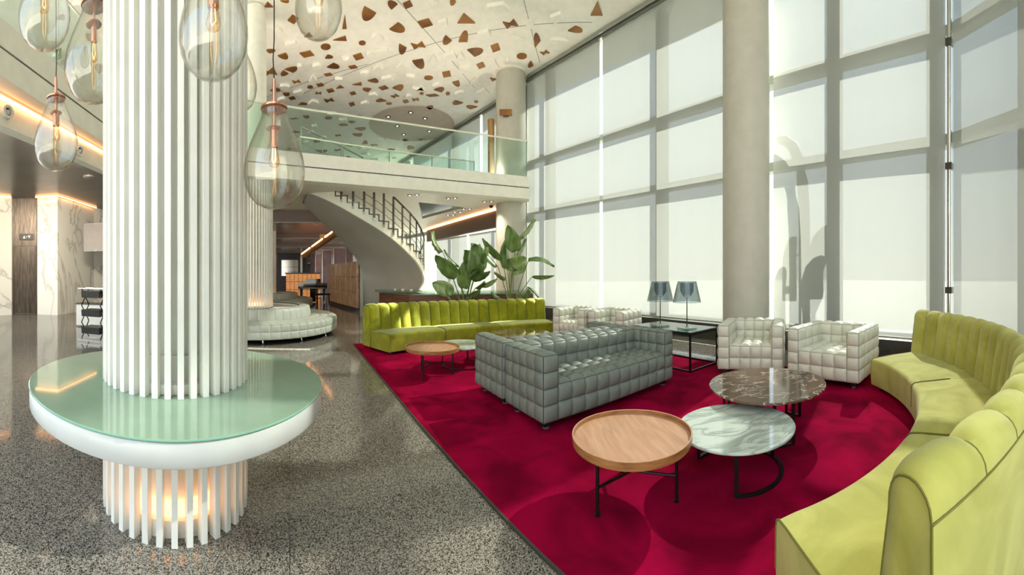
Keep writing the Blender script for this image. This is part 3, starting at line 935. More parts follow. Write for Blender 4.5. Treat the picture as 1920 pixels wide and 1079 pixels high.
# ================================================================== PENDANTS
def pendant(x, yb, wpx, R, label, yl=None):
    r = wpx / 2 / F * R
    H = r * 2 * 1.62
    zb = CH + (CY - yb) / F * R
    c = pol(x, R, zb)
    o = thing('glass_pendant', label, 'pendant lamp', c, random.uniform(0, 6), 'clear glass drop pendants around the column')
    prof = [(0.0, 0), (.30, .012), (.58, .055), (.80, .13), (.94, .23), (1.0, .34), (.99, .42), (.92, .53), (.80, .64), (.66, .745), (.53, .835), (.44, .90), (.40, .95), (.42, 1.0)]
    out = [(max(.0005, a * r), b * H) for a, b in prof]
    inn = [(max(.0005, a * r - .004), b * H + (.004 if i < 3 else 0)) for i, (a, b) in enumerate(prof)]
    MB().lathe(out + inn[::-1], 40).build('glass_drop', 'bulb_glass', o, True, angle=2.5)
    MB().lathe([(.0005, H), (.43 * r, H), (.44 * r, H + .004), (.43 * r, H + .012), (.08 * r, H + .016), (.0005, H + .016)], 28).build('cap', 'copper', o, True)
    MB().lathe([(.0005, H - .20 * H), (.26 * r, H - .20 * H), (.27 * r, H - .195 * H), (.26 * r, H - .19 * H), (.0005, H - .185 * H)], 24).build('holder_disc', 'copper', o, True)
    MB().tube([(0, 0, H - .2 * H), (0, 0, H + .30 * H)], .011, 10).build('stem', 'copper', o, True)
    MB().tube([(0, 0, H * .62), (0, 0, H * .80)], .024, 12).build('socket', 'copper', o, True)
    b = MB().lathe([(.018, H * .62), (.022, H * .58), (.030, H * .50), (.032, H * .47), (.026, H * .435), (.012, H * .42), (.0005, H * .415)], 14).build('lamp_bulb', 'amber_glass', o, True)
    MB().tube([(.008, 0, H * .61), (.012, 0, H * .5), (.004, .008, H * .45), (-.01, 0, H * .5), (-.006, 0, H * .61)], .0022, 5).build('filament', 'filament', b)
    MB().tube([(0, 0, H * 1.3), (.006, 0, H * 1.5), (0, 0, H * 1.7), (0, 0, CEIL - zb)], .004, 6).build('cord', 'cord_black', o)
    MB().cyl((0, 0), .06, CEIL - zb - .03, CEIL - zb, 16).build('ceiling_rose', 'copper', o)
pendant(83, 90, 98, 2.2, 'clear glass drop pendant at the top picture corner, left of the column')
pendant(176, 192, 112, 2.75, 'large clear glass drop pendant half hidden behind the left of the column')
pendant(105, 320, 83, 2.6, 'small clear glass drop pendant hanging lowest on the left of the column')
pendant(400, 146, 131, 1.5, 'clear glass drop pendant hanging right in front of the column slats')
pendant(514, 393, 116, 2.1, 'clear glass drop pendant hanging lowest on the right of the column')
pendant(597, 70, 89, 2.3, 'clear glass drop pendant against the patterned ceiling, top right of the column')
pendant(440, 213, 84, 3.0, 'clear glass drop pendant mostly hidden behind the right of the column')

# ================================================================== RUG
# left edge runs parallel to the hall axis through these two floor points
e0 = ground(665, 649)
e1 = ground(1055, 1079)
ed = (e1 - e0).normalized()
en = Vector((-ed.y, ed.x, 0))
if en.x < 0:
    en = -en
ZC = .016
rugw = 4.35
far = e0 - ed * 0.15
near = e0 + ed * 9.6
rug = thing('rug', 'large crimson rug under the whole seating group', 'rug', (0, 0, 0))
poly = [far, near] + [near.lerp(near + en * rugw, t) for t in (.25, .5, .75, 1)] + [(near + en * rugw).lerp(far + en * rugw, t) for t in lin(.05, 1, 20)]
def inside(p):
    R, x = math.hypot(p.x, p.y), CX + F * math.atan2(p.x, p.y)
    if x <= 1920:
        m_ = 1 / interp(max(x, 760), FAC) - .12
        if R > m_:
            return p * (m_ / R)
    else:
        e_ = (p - END).dot(NRM)
        if e_ > -.15:
            return p - NRM * (e_ + .15)
    return p
poly = [inside(p) for p in poly]
MB().prism([(p.x, p.y) for p in poly], 0.0005, ZC).build('pile', 'carpet', rug)
mb = MB()
mb.bar(far - en * .008 + Vector((0, 0, .008)), near - en * .008 + Vector((0, 0, .008)), .016, .016)
mb.build('binding', 'track_dark', rug)

# ================================================================== TUFTED BLOCKS
TS_ = [0, .03, .10, .25, .5, .75, .90, .97]
def tuft_grid(mb, org, ux, uy, nx, ny, amp, sm=None):
    """a quilted rectangle from org spanned by ux, uy; bulging along ux x uy"""
    org, ux, uy = Vector(org), Vector(ux), Vector(uy)
    nrm = ux.cross(uy).normalized()
    us = [(i + t) / nx for i in range(nx) for t in TS_] + [1.0]
    vs = [(i + t) / ny for i in range(ny) for t in TS_] + [1.0]
    g = lambda t: 1 - abs(2 * t - 1) ** 2.0
    V = []
    for v in vs:
        for u in us:
            fu, fv = (u * nx) % 1.0, (v * ny) % 1.0
            a = g(fu) if 0 < u < 1 else 0
            b = g(fv) if 0 < v < 1 else 0
            V.append(org + ux * u + uy * v + nrm * (amp * (max(0, a) * max(0, b)) ** .5))
    L = len(us)
    Fs = [(j * L + i, j * L + i + 1, (j + 1) * L + i + 1, (j + 1) * L + i) for j in range(len(vs) - 1) for i in range(L - 1)]
    mb.add(V, Fs)
    if sm is not None:
        for i in range(1, nx):
            p = org + ux * (i / nx) + nrm * .001
            sm.tube([p, p + uy], .0032, 4, False)
        for j in range(1, ny):
            p = org + uy * (j / ny) + nrm * .001
            sm.tube([p, p + ux], .0032, 4, False)
def tuft_box(name, m, parent, x0, y0, z0, x1, y1, z1, nx, ny, nz, amp=.022, faces='xXyYzZ', pip=None):
    mb = MB()
    sm = MB()
    X, Y, Z = x1 - x0, y1 - y0, z1 - z0
    if 'y' in faces: tuft_grid(mb, (x0, y0, z0), (X, 0, 0), (0, 0, Z), nx, nz, amp, sm)
    if 'Y' in faces: tuft_grid(mb, (x1, y1, z0), (-X, 0, 0), (0, 0, Z), nx, nz, amp, sm)
    if 'x' in faces: tuft_grid(mb, (x0, y1, z0), (0, -Y, 0), (0, 0, Z), ny, nz, amp, sm)
    if 'X' in faces: tuft_grid(mb, (x1, y0, z0), (0, Y, 0), (0, 0, Z), ny, nz, amp, sm)
    if 'Z' in faces: tuft_grid(mb, (x0, y0, z1), (X, 0, 0), (0, Y, 0), nx, ny, amp, sm)
    mb.add([(x0, y0, z0), (x0, y1, z0), (x1, y1, z0), (x1, y0, z0)], [(0, 1, 2, 3)])
    o = mb.build(name, m, parent, True, fix=False)
    for p_ in o.data.polygons:
        p_.use_smooth = True
    if pip:
        if sm.v:
            sm.build('seam', pip, o, fix=False)
        pm = MB()
        r = .005
        for a, b in (((x0, y0, z1), (x1, y0, z1)), ((x0, y1, z1), (x1, y1, z1)), ((x0, y0, z1), (x0, y1, z1)), ((x1, y0, z1), (x1, y1, z1)),
                     ((x0, y0, z0), (x0, y0, z1)), ((x1, y0, z0), (x1, y0, z1)), ((x0, y0, z0), (x1, y0, z0)), ((x0, y1, z0), (x0, y1, z1)), ((x1, y1, z0), (x1, y1, z1))):
            pm.tube([a, b], r, 5)
        pm.build('piping', pip, o)
    return o
def cube_seat(name, label, cat, group, FL, ang, L, D, H, nseat, leather, pip, nd=5):
    """boxy quilted armchair / sofa: FL front-left corner on plan, ang direction of its front"""
    o = thing(name, label, cat, (FL.x, FL.y, ZC), ang, group)
    z0, aw = .085, .155 if L < 1.4 else .165
    zs = z0 + (H - z0) * .54
    tuft_box('arm', leather, o, 0, 0, z0, aw, D, H, 1, nd, 4, .032, pip=pip)
    tuft_box('arm', leather, o, L - aw, 0, z0, L, D, H, 1, nd, 4, .032, pip=pip)
    tuft_box('backrest', leather, o, aw + .004, D - .17, z0, L - aw - .004, D, H, nseat, 1, 4, .042, pip=pip)
    tuft_box('seat', leather, o, aw + .004, .006, z0 + .0, L - aw - .004, D - .175, zs, nseat, 4, 2, .046, faces='yZ', pip=pip)
    MB().box(.05, .05, z0 - .02, L - .05, D - .05, z0 + .02).build('base', 'black_block', o)
    for x in (.05, L - .13):
        for y in (.05, D - .13):
            lg = MB().box(x, y, .022, x + .075, y + .075, z0 - .01).build('leg', 'black_block', o)
            MB().cyl((x + .037, y + .037), .032, 0, .024, 14).build('glide', 'grey_glide', lg)
    return o
# main sofas, back to back
SA = rad(30.5)
sx_, sy_ = Vector((cos(SA), sin(SA), 0)), Vector((-sin(SA), cos(SA), 0))
FLs = ground(1019, 799, .085)
FLs.z = 0
SL, SD_, SH = 2.02, .68, .69
cube_seat('tufted_sofa', 'long grey quilted leather sofa facing the coffee tables', 'sofa', 'pair of quilted leather sofas back to back', FLs, SA, SL, SD_, SH, 10, 'leather_grey', 'piping_dark')
FLr = FLs + sx_ * SL + sy_ * (2 * SD_ + .085)
cube_seat('tufted_sofa', 'grey quilted leather sofa turned away, back to back behind the front one', 'sofa', 'pair of quilted leather sofas back to back', FLr, SA + PI, SL, SD_, SH, 10, 'leather_grey', 'piping_dark')
# armchairs
GA = 'pale quilted leather armchairs'
def chair(label, FL, FR, D, W=None, H=.70):
    d = FR - FL
    L = W or d.length
    cube_seat('tufted_armchair', label, 'armchair', GA, Vector((FL.x, FL.y, 0)), math.atan2(d.y, d.x), L, D, H, 4, 'leather_pale', 'piping_pale', 4)
chair('pale quilted armchair beside the olive sofa, nearer the picture edge', ground(1477.5, 704, .085), ground(1610, 722, .085), .86)
chair('pale quilted armchair in front of the large white round column', ground(1346.7, 694, .085), ground(1468, 697, .085), .84)
chair('pale quilted armchair next to the lime sofa, left one behind the grey sofas', pol(1037, 7.75), pol(1094, 7.35), .78, .77)
chair('pale quilted armchair behind the grey sofas, the one nearer the table lamps', pol(1103, 7.3), pol(1172, 6.85), .78, .80)

# ================================================================== CURVED VELVET SOFAS
def curved_sofa(label, C, rf, a0, a1, nmod, nch, depth_seat, rb_out, hs, hb, velvet, pip, group):
    """modules along an arc; seat front at radius rf, back towards rb_out; a0..a1 polar angles"""
    mid = (a0 + a1) / 2
    rm = (rf + rb_out) / 2
    base = Vector((C[0] + rm * cos(mid), C[1] + rm * sin(mid), ZC))
    o = thing('curved_sofa', label, 'sofa', base, 0, group)
    cx, cy = C[0] - base.x, C[1] - base.y
    rb = rf + depth_seat
    da = (a1 - a0) / nmod
    for m in range(nmod):
        s, e = a0 + da * m, a0 + da * (m + 1)
        g = .004 / rm * (1 if da > 0 else -1)
        s, e = s + g, e - g
        z0 = .05
        # seat
        prof = [(rb + .04, z0), (rf + .03, z0), (rf + .005, z0 + .01), (rf - .004, z0 + .1), (rf, hs - .05), (rf + .008, hs - .018), (rf + .03, hs - .003), (rf + .10, hs + .004),
                (rf + depth_seat * .6, hs + .008), (rb + .04, hs)]
        N = 24
        mb = MB()
        vs = []
        for i in range(N + 1):
            a = s + (e - s) * i / N
            ed_ = min(i, N - i) / N
            sh = .012 * max(0, 1 - ed_ * 14)
            for r, z in prof:
                vs.append((cx + r * cos(a), cy + r * sin(a), z - (sh if z > hs - .06 else 0)))
        L = len(prof)
        fs = [(i * L + j, (i + 1) * L + j, (i + 1) * L + (j + 1) % L, i * L + (j + 1) % L) for i in range(N) for j in range(L)]
        fs += [tuple(range(L)), tuple(N * L + j for j in range(L - 1, -1, -1))]
        seat = mb.add(vs, fs).build('seat', velvet, o, True, angle=.9)
        pm = MB()
        for a in (s, e):
            MB().tube([(cx + r * cos(a), cy + r * sin(a), z - .008) for r, z in prof[3:9]], .005, 5).build('piping', pip, seat)
        # back: rolled channels in front, plain behind
        path, nrs = [], []
        rt = rb + .055
        for t in lin(0, 1, 7):
            path.append((rb - .01 + (rt - rb + .01) * t ** 1.2, hs - .03 + (hb - .13 - hs + .03) * t))
            nrs.append((-1, .1))
        cr, wr = (rt + rb_out) / 2, (rb_out - rt) / 2
        for i in range(1, 12):
            a = PI * i / 11
            zl = hb - .13 + .03 * i / 11
            path.append((cr - wr * cos(a), zl + (hb - zl) * sin(a) ** .8))
            nrs.append((-cos(a), sin(a)))
        tail = [(rb_out, hb - .4), (rb_out, z0), (rb, z0)]
        K = 10
        N = nch * K
        vs = []
        NP = len(path)
        for i in range(N + 1):
            a = s + (e - s) * i / N
            t = (i % K) / K
            bul = (1 - abs(2 * t - 1) ** 2.4) ** .6 if 0 < t < 1 else 0.0
            for j, ((r, z), (nr, nz)) in enumerate(zip(path, nrs)):
                w = 1.0 if j < NP - 6 else (NP - 1 - j) / 6
                k_ = (.040 * bul - .018) * w
                vs.append((cx + (r + nr * k_) * cos(a), cy + (r + nr * k_) * sin(a), z + nz * k_))
            for r, z in tail:
                vs.append((cx + r * cos(a), cy + r * sin(a), z))
        L = len(path) + len(tail)
        fs = [(i * L + j, (i + 1) * L + j, (i + 1) * L + (j + 1) % L, i * L + (j + 1) % L) for i in range(N) for j in range(L)]
        fs += [tuple(range(L)), tuple(N * L + j for j in range(L - 1, -1, -1))]
        bk = MB().add(vs, fs).build('backrest', velvet, o, True, angle=1.0)
        pm = MB()
        for i in range(nch + 1):
            a = s + (e - s) * i / nch
            pm.tube([(cx + (r - nr * .016 * min(1, (NP - 1 - j) / 6)) * cos(a), cy + (r - nr * .016 * min(1, (NP - 1 - j) / 6)) * sin(a), z - nz * .016 * min(1, (NP - 1 - j) / 6)) for j, ((r, z), (nr, nz)) in enumerate(zip(path, nrs))], .0035, 5)
        pm.tube([(cx + (rb_out + .002) * cos(s + (e - s) * i / 16), cy + (rb_out + .002) * sin(s + (e - s) * i / 16), hb - .10) for i in range(17)], .004, 5)
        for a in (s, e):
            pm.tube([(cx + rb_out * cos(a), cy + rb_out * sin(a), hb - .10), (cx + rb_out * cos(a), cy + rb_out * sin(a), z0)], .004, 5)
        pm.build('piping', pip, bk)
        for a in (s + (e - s) * .08, e - (e - s) * .08):
            for r in (rf + .10, rb_out - .1):
                MB().cyl((cx + r * cos(a), cy + r * sin(a)), .03, 0, .055, 10).build('foot', 'black_block', o)
    return o
GS = 'curved velvet sofas with channel backs'
curved_sofa('olive velvet curved sofa in the near corner of the picture', (1.735, 3.30), 2.215, rad(252.2), rad(338.7), 3, 6, .66, 3.10, .385, .935, 'velvet_olive', 'piping_olive', GS)
curved_sofa('lime green velvet curved sofa in front of the plants and desk', (1.97, 3.21), 4.96, rad(145.4), rad(102.0), 3, 6, .60, 5.87, .37, .845, 'velvet_lime', 'piping_lime', GS)

# ================================================================== COFFEE TABLES
def tray_table(c, label, legs_a, r=.388):
    o = thing('tray_table', label, 'coffee table', (c.x, c.y, ZC), 0, 'round wooden tray tables')
    h = .415
    MB().lathe([(.0005, h - .06), (r - .02, h - .06), (r - .004, h - .052), (r, h - .03), (r, h), (r - .008, h), (r - .010, h - .028), (.0005, h - .028)], 72).build('tray', 'wood_side', o, True, angle=.5)
    MB().cyl((0, 0), r - .011, h - .029, h - .0265, 72).build('tray_surface', 'wood', o)
    MB().lathe([(r - .0085, h - .001), (r + .0005, h - .001), (r + .0005, h + .0015), (r - .0085, h + .0015)], 72, closed=True).build('rim_edge', 'wood', o, True)
    hub = (0, 0, .165)
    for a in legs_a:
        x, y = .29 * cos(a), .29 * sin(a)
        lg = MB().tube([(x, y, .0), (x, y, h - .055)], .011, 10).build('leg', 'black_metal', o, True)
        MB().cyl((x, y), .018, 0, .012, 12).build('foot_pad', 'black_metal', lg)
        MB().tube([hub, (x, y, .165)], .009, 8).build('stretcher', 'black_metal', o, True)
    return o
def ring_table(c, label, a0, r=.43):
    o = thing('marble_table', label, 'coffee table', (c.x, c.y, ZC), 0, 'round white marble tables')
    h = .332
    MB().lathe([(.0005, h - .02), (r - .006, h - .02), (r, h - .014), (r, h - .004), (r - .004, h), (.0005, h)], 80).build('top', 'marble_white', o, True, angle=.5)
    rr = .33
    A = [a0 + t for t in lin(0, rad(245), 40)]
    vs = []
    MB().lathe([(rr - .014, 0.0), (rr + .014, 0.0), (rr + .014, .016), (rr - .014, .016)], 48, a0=a0, a1=a0 + rad(245), closed=True).build('floor_ring', 'black_metal', o, True, angle=.5)
    MB().lathe([(rr - .012, h - .036), (rr + .012, h - .036), (rr + .012, h - .021), (rr - .012, h - .021)], 48, a0=a0, a1=a0 + rad(245), closed=True).build('top_ring', 'black_metal', o, True, angle=.5)
    for t in (0, rad(122), rad(244)):
        a = a0 + t
        x, y = rr * cos(a), rr * sin(a)
        MB().bar((x, y, 0), (x, y, h - .022), .028, .012, (cos(a), sin(a), 0)).build('leg', 'black_metal', o)
    return o
def sled_table(c, label, rz, r=.545):
    o = thing('brown_marble_table', label, 'coffee table', (c.x, c.y, ZC), rz, 'round brown marble tables')
    h = .42
    MB().lathe([(.0005, h - .022), (r - .006, h - .022), (r, h - .015), (r, h - .004), (r - .004, h), (.0005, h)], 80).build('top', 'marble_brown', o, True, angle=.5)
    for k in range(3):
        a = 2 * PI * k / 3
        d, n_ = Vector((cos(a), sin(a), 0)), Vector((-sin(a), cos(a), 0))
        p, q = d * .40 + n_ * .085, d * .40 - n_ * .085
        f_ = MB()
        f_.bar(p + Vector((0, 0, .0)), p + Vector((0, 0, h - .035)), .028, .014, d)
        f_.bar(q + Vector((0, 0, .0)), q + Vector((0, 0, h - .035)), .028, .014, d)
        f_.bar(p + Vector((0, 0, .008)), q + Vector((0, 0, .008)), .028, .016)
        f_.build('sled_leg', 'black_metal', o)
    t = MB()
    for k in range(3):
        a, b = 2 * PI * k / 3, 2 * PI * (k + 1) / 3
        t.bar((.40 * cos(a), .40 * sin(a), h - .03), (.40 * cos(b), .40 * sin(b), h - .03), .02, .014)
    t.build('under_frame', 'black_metal', o)
    return o
wc = Vector((.765, 2.22, 0))
def bearing(c, p):
    return math.atan2(p.y - c.y, p.x - c.x)
a1_ = bearing(wc, ground(1132, 966))
tray_table(wc, 'round wooden tray table on thin black legs in the foreground', (a1_, a1_ + rad(120), a1_ + rad(240)))
mc = Vector((1.545, 2.165, 0))
ring_table(mc, 'round white marble table with a black ring base beside the foreground tray table', bearing(mc, ground(1381, 923)))
bc = Vector((2.20, 2.585, 0))
sled_table(bc, 'large round brown marble table in front of the pale armchairs', rad(9.5))
wc2 = pol(811, 5.16)
tray_table(wc2, 'round wooden tray table in front of the lime sofa', (bearing(wc2, ground(806, 709)), bearing(wc2, ground(806, 709)) + rad(120), bearing(wc2, ground(806, 709)) + rad(240)))
mc2 = pol(868, 5.75)
ring_table(mc2, 'round white marble table half hidden behind the far tray table by the lime sofa', rad(200), .40)
bc2 = pol(976, 6.3)
sled_table(bc2, 'round brown marble table in front of the right end of the lime sofa', rad(250), .515)

# ================================================================== LAMP TABLE AND LAMPS
A_, B_ = ground(1294, 701), ground(1344, 683)
u = (B_ - A_).normalized()
o = thing('lamp_table', 'black framed side table with glass top behind the grey sofa', 'side table', (A_.x, A_.y, ZC), math.atan2(u.y, u.x))
TW, TL, TH = (B_ - A_).length, 1.22, .585
MB().box(0, 0, TH - .012, TW, TL, TH).build('glass_top', 'table_glass', o)
fr = MB()
for z in (.012, TH - .026):
    fr.bar((0, 0, z), (TW, 0, z), .024).bar((0, TL, z), (TW, TL, z), .024).bar((0, 0, z), (0, TL, z), .024).bar((TW, 0, z), (TW, TL, z), .024)
fr.build('frame', 'black_metal', o)
for x in (0, TW):
    for y in (0, TL):
        MB().bar((x, y, 0), (x, y, TH - .014), .024).build('leg', 'black_metal', o)
MB().box(.01, .02, TH - .06, TW - .01, TL - .02, TH - .045).build('under_shelf', 'black_block', o)
def lamp(x, y, hpx, label, cordside):
    p = ground(x, y, TH + ZC)
    s = hpx / F * p.length if False else hpx / F * math.hypot(p.x, p.y)
    o = thing('table_lamp', label, 'lamp', (p.x, p.y, TH + ZC), rad(12), 'smoked shade table lamps')
    MB().box(-.11, -.11, 0, .11, .11, .022).build('base', 'desk_glass', o)
    MB().tube([(0, 0, .02), (0, 0, s * .66)], .009, 10).build('stem', 'dark_chrome', o, True)
    MB().lathe([(.02, .02), (.02, .04), (.010, .05)], 12).build('collar', 'chrome', o, True)
    rb, rt = .30 * s, .20 * s
    MB().lathe([(rb, s * .56), (rt, s), (rt - .004, s), (rb - .004, s * .56)], 40, closed=True).build('shade', 'smoke_glass', o, True)
    MB().lathe([(.010, s * .62), (rt * .45, s * .70), (rt * .72, s * .80), (rt * .72, s * .97), (rt * .69, s * .97), (rt * .68, s * .80), (rt * .42, s * .71)], 28).build('inner_shade', 'smoke_glass', o, True)
    MB().tube([(.0, .1, .006), (.06 * cordside, .2, .006), (.16 * cordside, .16, .006), (.22 * cordside, .25, .006)], .004, 6).build('cord', 'cord_black', o)
lamp(1238, 612, 84, 'smoked glass table lamp nearer the window band, left of the pair', 1)
lamp(1288, 617, 89, 'smoked glass table lamp nearer the white column, right of the pair', 1)

# ================================================================== PLANTS
def leaf_mesh(parent, b, t, w, m, bend, seed):
    rnd = random.Random(seed)
    b, t = Vector(b), Vector(t)
    d = t - b
    L = d.length
    view = (b + t) * .5
    side = d.cross(Vector((view.x, view.y, 0)).normalized()).normalized()
    tw = rnd.uniform(-.5, .5)
    nrm = side.cross(d.normalized()).normalized()
    side = (side * cos(tw) + nrm * sin(tw)).normalized()
    nrm = side.cross(d.normalized()).normalized()
    N = 12
    vs, fs = [], []
    for i in range(N + 1):
        s = i / N
        ww = w * .5 * (sin(PI * min(1, s * .96 + .04) ** .72) ** .65) * (1 if s < .97 else .5)
        c = b + d * s + nrm * (bend * L * .5 * sin(PI * s)) - Vector((0, 0, bend * L * .25 * s * s))
        rip = .02 * w * sin(i * 2.1 + seed)
        for k, q in enumerate((-1, -.5, 0, .5, 1)):
            lift = .16 * w * abs(q)
            vs.append(c + side * (ww * q) + nrm * (lift + rip * q))
    for i in range(N):
        for k in range(4):
            fs.append((i * 5 + k, i * 5 + k + 1, i * 5 + k + 6, i * 5 + k + 5))
    o = MB().add(vs, fs).build('leaf', m, parent, True, fix=False)
    for p_ in o.data.polygons:
        p_.use_smooth = True
    md = o.modifiers.new('thickness', 'SOLIDIFY')
    md.thickness = .004
    MB().tube([b + d * s + nrm * (bend * L * .5 * sin(PI * s) - .004) - Vector((0, 0, bend * L * .25 * s * s)) for s in lin(0, .95, 8)], [.008 * (1 - s * .7) for s in lin(0, 1, 8)], 5).build('midrib', 'stem', o)
def plant(label, root_px, R, leaves, seed):
    c = pol(root_px[0], R)
    o = thing('bird_of_paradise_plant', label, 'plant', (c.x, c.y, 0))
    base = Vector((c.x, c.y, 0))
    MB().lathe([(.0005, 0), (.24, 0), (.28, .55), (.26, .55), (.25, .50), (.0005, .50)], 28).build('planter', 'planter', o, True)
    MB().cyl((0, 0), .25, .47, .505, 24).build('soil', 'soil', o)
    rnd = random.Random(seed)
    for i, (bx, by, tx, ty, w) in enumerate(leaves):
        cv = lambda x, y: (790 + x / 5.396, 380 + y / 5.396)
        r0 = R + rnd.uniform(-.30, .30)
        b = at(*cv(bx, by), r0) - base
        t = at(*cv(tx, ty), r0 + rnd.uniform(-.22, .22)) - base
        ww = w / 5.396 / F * R * 1.62
        leaf_mesh(o, b, t, ww, 'leaf' if i % 3 else 'leaf_pale', rnd.uniform(.05, .22), seed + i)
        root = Vector((rnd.uniform(-.08, .08), rnd.uniform(-.08, .08), .5))
        mid_ = root.lerp(b, .55) + Vector((0, 0, .18 * (b - root).length * .5))
        pts = [(root * (1 - s) ** 2 + mid_ * 2 * s * (1 - s) + b * s * s) for s in lin(0, 1, 8)]
        MB().tube(pts, lin(.016, .009, 8), 6).build('stalk', 'stem', o, True)
plant('leafy bird of paradise plant nearer the stair, behind the lime sofa', (870, 0), 9.35,
      [(215, 500, 130, 275, 150), (380, 645, 235, 465, 62), (370, 745, 150, 520, 115), (330, 905, 120, 800, 95), (435, 870, 455, 565, 88), (520, 735, 500, 400, 190),
       (590, 620, 640, 440, 150), (535, 745, 690, 680, 80), (480, 950, 590, 870, 75), (620, 850, 765, 765, 40), (510, 700, 430, 470, 130), (500, 780, 600, 640, 120),
       (300, 980, 250, 880, 50), (545, 870, 640, 790, 70)], 11)
plant('taller bird of paradise plant beside the far round column, behind the lime sofa', (957, 0), 9.75,
      [(960, 370, 1140, 135, 110), (950, 495, 870, 220, 95), (820, 575, 625, 350, 62), (772, 645, 590, 410, 78), (870, 670, 860, 370, 85), (940, 560, 1045, 355, 95),
       (920, 630, 1065, 550, 95), (1080, 595, 1345, 645, 80), (1125, 748, 1348, 725, 36), (855, 765, 745, 695, 75), (1075, 860, 1185, 970, 52), (1088, 880, 1020, 970, 52),
       (905, 710, 1060, 600, 90), (800, 975, 705, 895, 30), (890, 690, 950, 540, 100)], 47)

# ================================================================== RECEPTION DESK
DZ = .98
q0, q1, q2 = pol(767, 10.05), pol(711, 11.3), pol(1000, 10.6)
o = thing('reception_desk', 'brown wooden reception desk with a greenish glass top behind the lime sofa', 'desk', (q0.x, q0.y, 0))
def rel(*ps):
    return [Vector((p.x - q0.x, p.y - q0.y, 0)) for p in ps]
dd = Vector((.25, .9, 0))
MB().ribbon(rel(q1, q0, q2), rel(q1 + Vector((.5, .25, 0)), q0 + Vector((.2, .5, 0)), q2 + Vector((-.1, .5, 0))), 0, DZ - .10).build('front_panel', 'desk_wood', o)
MB().ribbon(rel(q1 - Vector((.12, .06, 0)), q0 - Vector((.05, .12, 0)), q2 - Vector((0, .1, 0))), rel(q1 + Vector((.6, .3, 0)), q0 + Vector((.3, .7, 0)), q2 + Vector((-.1, .7, 0))), DZ - .075, DZ).build('glass_counter', 'desk_glass', o)
MB().ribbon(rel(q1 + Vector((.1, .0, 0)), q0 + Vector((.05, .15, 0)), q2 + Vector((0, .15, 0))), rel(q1 + Vector((.4, .2, 0)), q0 + Vector((.15, .4, 0)), q2 + Vector((-.1, .4, 0))), DZ - .10, DZ - .076).build('support_rail', 'chrome', o)
for i, x in enumerate((741, 755, 771)):
    p = pol(x, 10.9 - .2 * i, DZ)
    tag(MB().lathe([(.0005, DZ), (.035, DZ), (.05, DZ + .035), (.046, DZ + .035), (.03, DZ + .008), (.0005, DZ + .008)], 14, (p.x, p.y)).build('small_dish', 'table_white', None, True), 'tiny white dish on the reception desk, %s from the stair side' % ('first', 'middle', 'last')[i], 'dish', 'white dishes on the desk')

# ================================================================== CURVED STAIR
OUT = [(757, 590, 12.9), (772, 566, 12.6), (785.4, 543, 12.3), (793, 530, 12.0), (792.4, 515, 11.7), (782, 494, 11.4), (763, 473.4, 11.1), (736.5, 449.7, 10.8), (707, 429, 10.55), (677, 411, 10.4), (641.6, 390.4, 10.4), (606, 372.6, 10.5), (576, 361, 10.7)]
INN = [(676, 600, 12.7), (678, 575, 12.7), (680, 548, 12.6), (681, 527, 12.5), (680, 512, 12.5), (674, 498, 12.5), (665, 482, 12.5), (655, 470, 12.4), (641, 453, 12.3), (621, 432, 12.1), (600, 413, 11.9), (583, 397, 11.7), (567, 382, 11.5)]
def spline(P, n):
    P = [at(*p) for p in P]
    out = []
    m = len(P) - 1
    for k in range(n):
        t = k / (n - 1) * m
        i = min(int(t), m - 1)
        f = t - i
        a, b, c, d = P[max(i - 1, 0)], P[i], P[i + 1], P[min(i + 2, m)]
        out.append(.5 * ((2 * b) + (c - a) * f + (2 * a - 5 * b + 4 * c - d) * f * f + (3 * b - a - 3 * c + d) * f ** 3))
    return out
NS = 60
SO, SI = spline(OUT, NS), spline(INN, NS)
for L in (SO, SI):
    for p in L:
        p.z = max(0.0, min(p.z, ZB0 - .0))
o = thing('curved_stair', 'sweeping curved stair with smooth grey underside and white edge under the balcony', 'staircase', (SO[0].x, SO[0].y, 0))
b0 = Vector((SO[0].x, SO[0].y, 0))
K = 9
vs, fs = [], []
for i in range(NS):
    for k in range(K):
        q = SO[i].lerp(SI[i], k / (K - 1)) - b0
        vs.append((q.x, q.y, q.z - .10 * sin(PI * k / (K - 1))))
for i in range(NS):
    for k in range(K):
        q = SO[i].lerp(SI[i], k / (K - 1)) - b0
        vs.append((q.x, q.y, min(q.z + .10, ZB0)))
off = NS * K
for i in range(NS - 1):
    for k in range(K - 1):
        a = i * K + k
        fs.append((a, a + 1, a + K + 1, a + K))
        fs.append((off + a, off + a + K, off + a + K + 1, off + a + 1))
    for k in (0, K - 1):
        a = i * K + k
        fs.append((a, a + K, off + a + K, off + a))
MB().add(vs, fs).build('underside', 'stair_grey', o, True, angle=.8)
# solid skirt to the floor below the first flight
low = [i for i in range(NS) if SI[i].z < 1.75]
sk = MB()
vs, fs = [], []
for j, i in enumerate(low):
    q = SI[i] - b0
    vs += [(q.x, q.y, 0), (q.x, q.y, q.z + .02)]
    if j:
        fs.append((2 * j - 2, 2 * j, 2 * j + 1, 2 * j - 1))
MB().add(vs, fs).build('skirt', 'stair_grey', o, True)
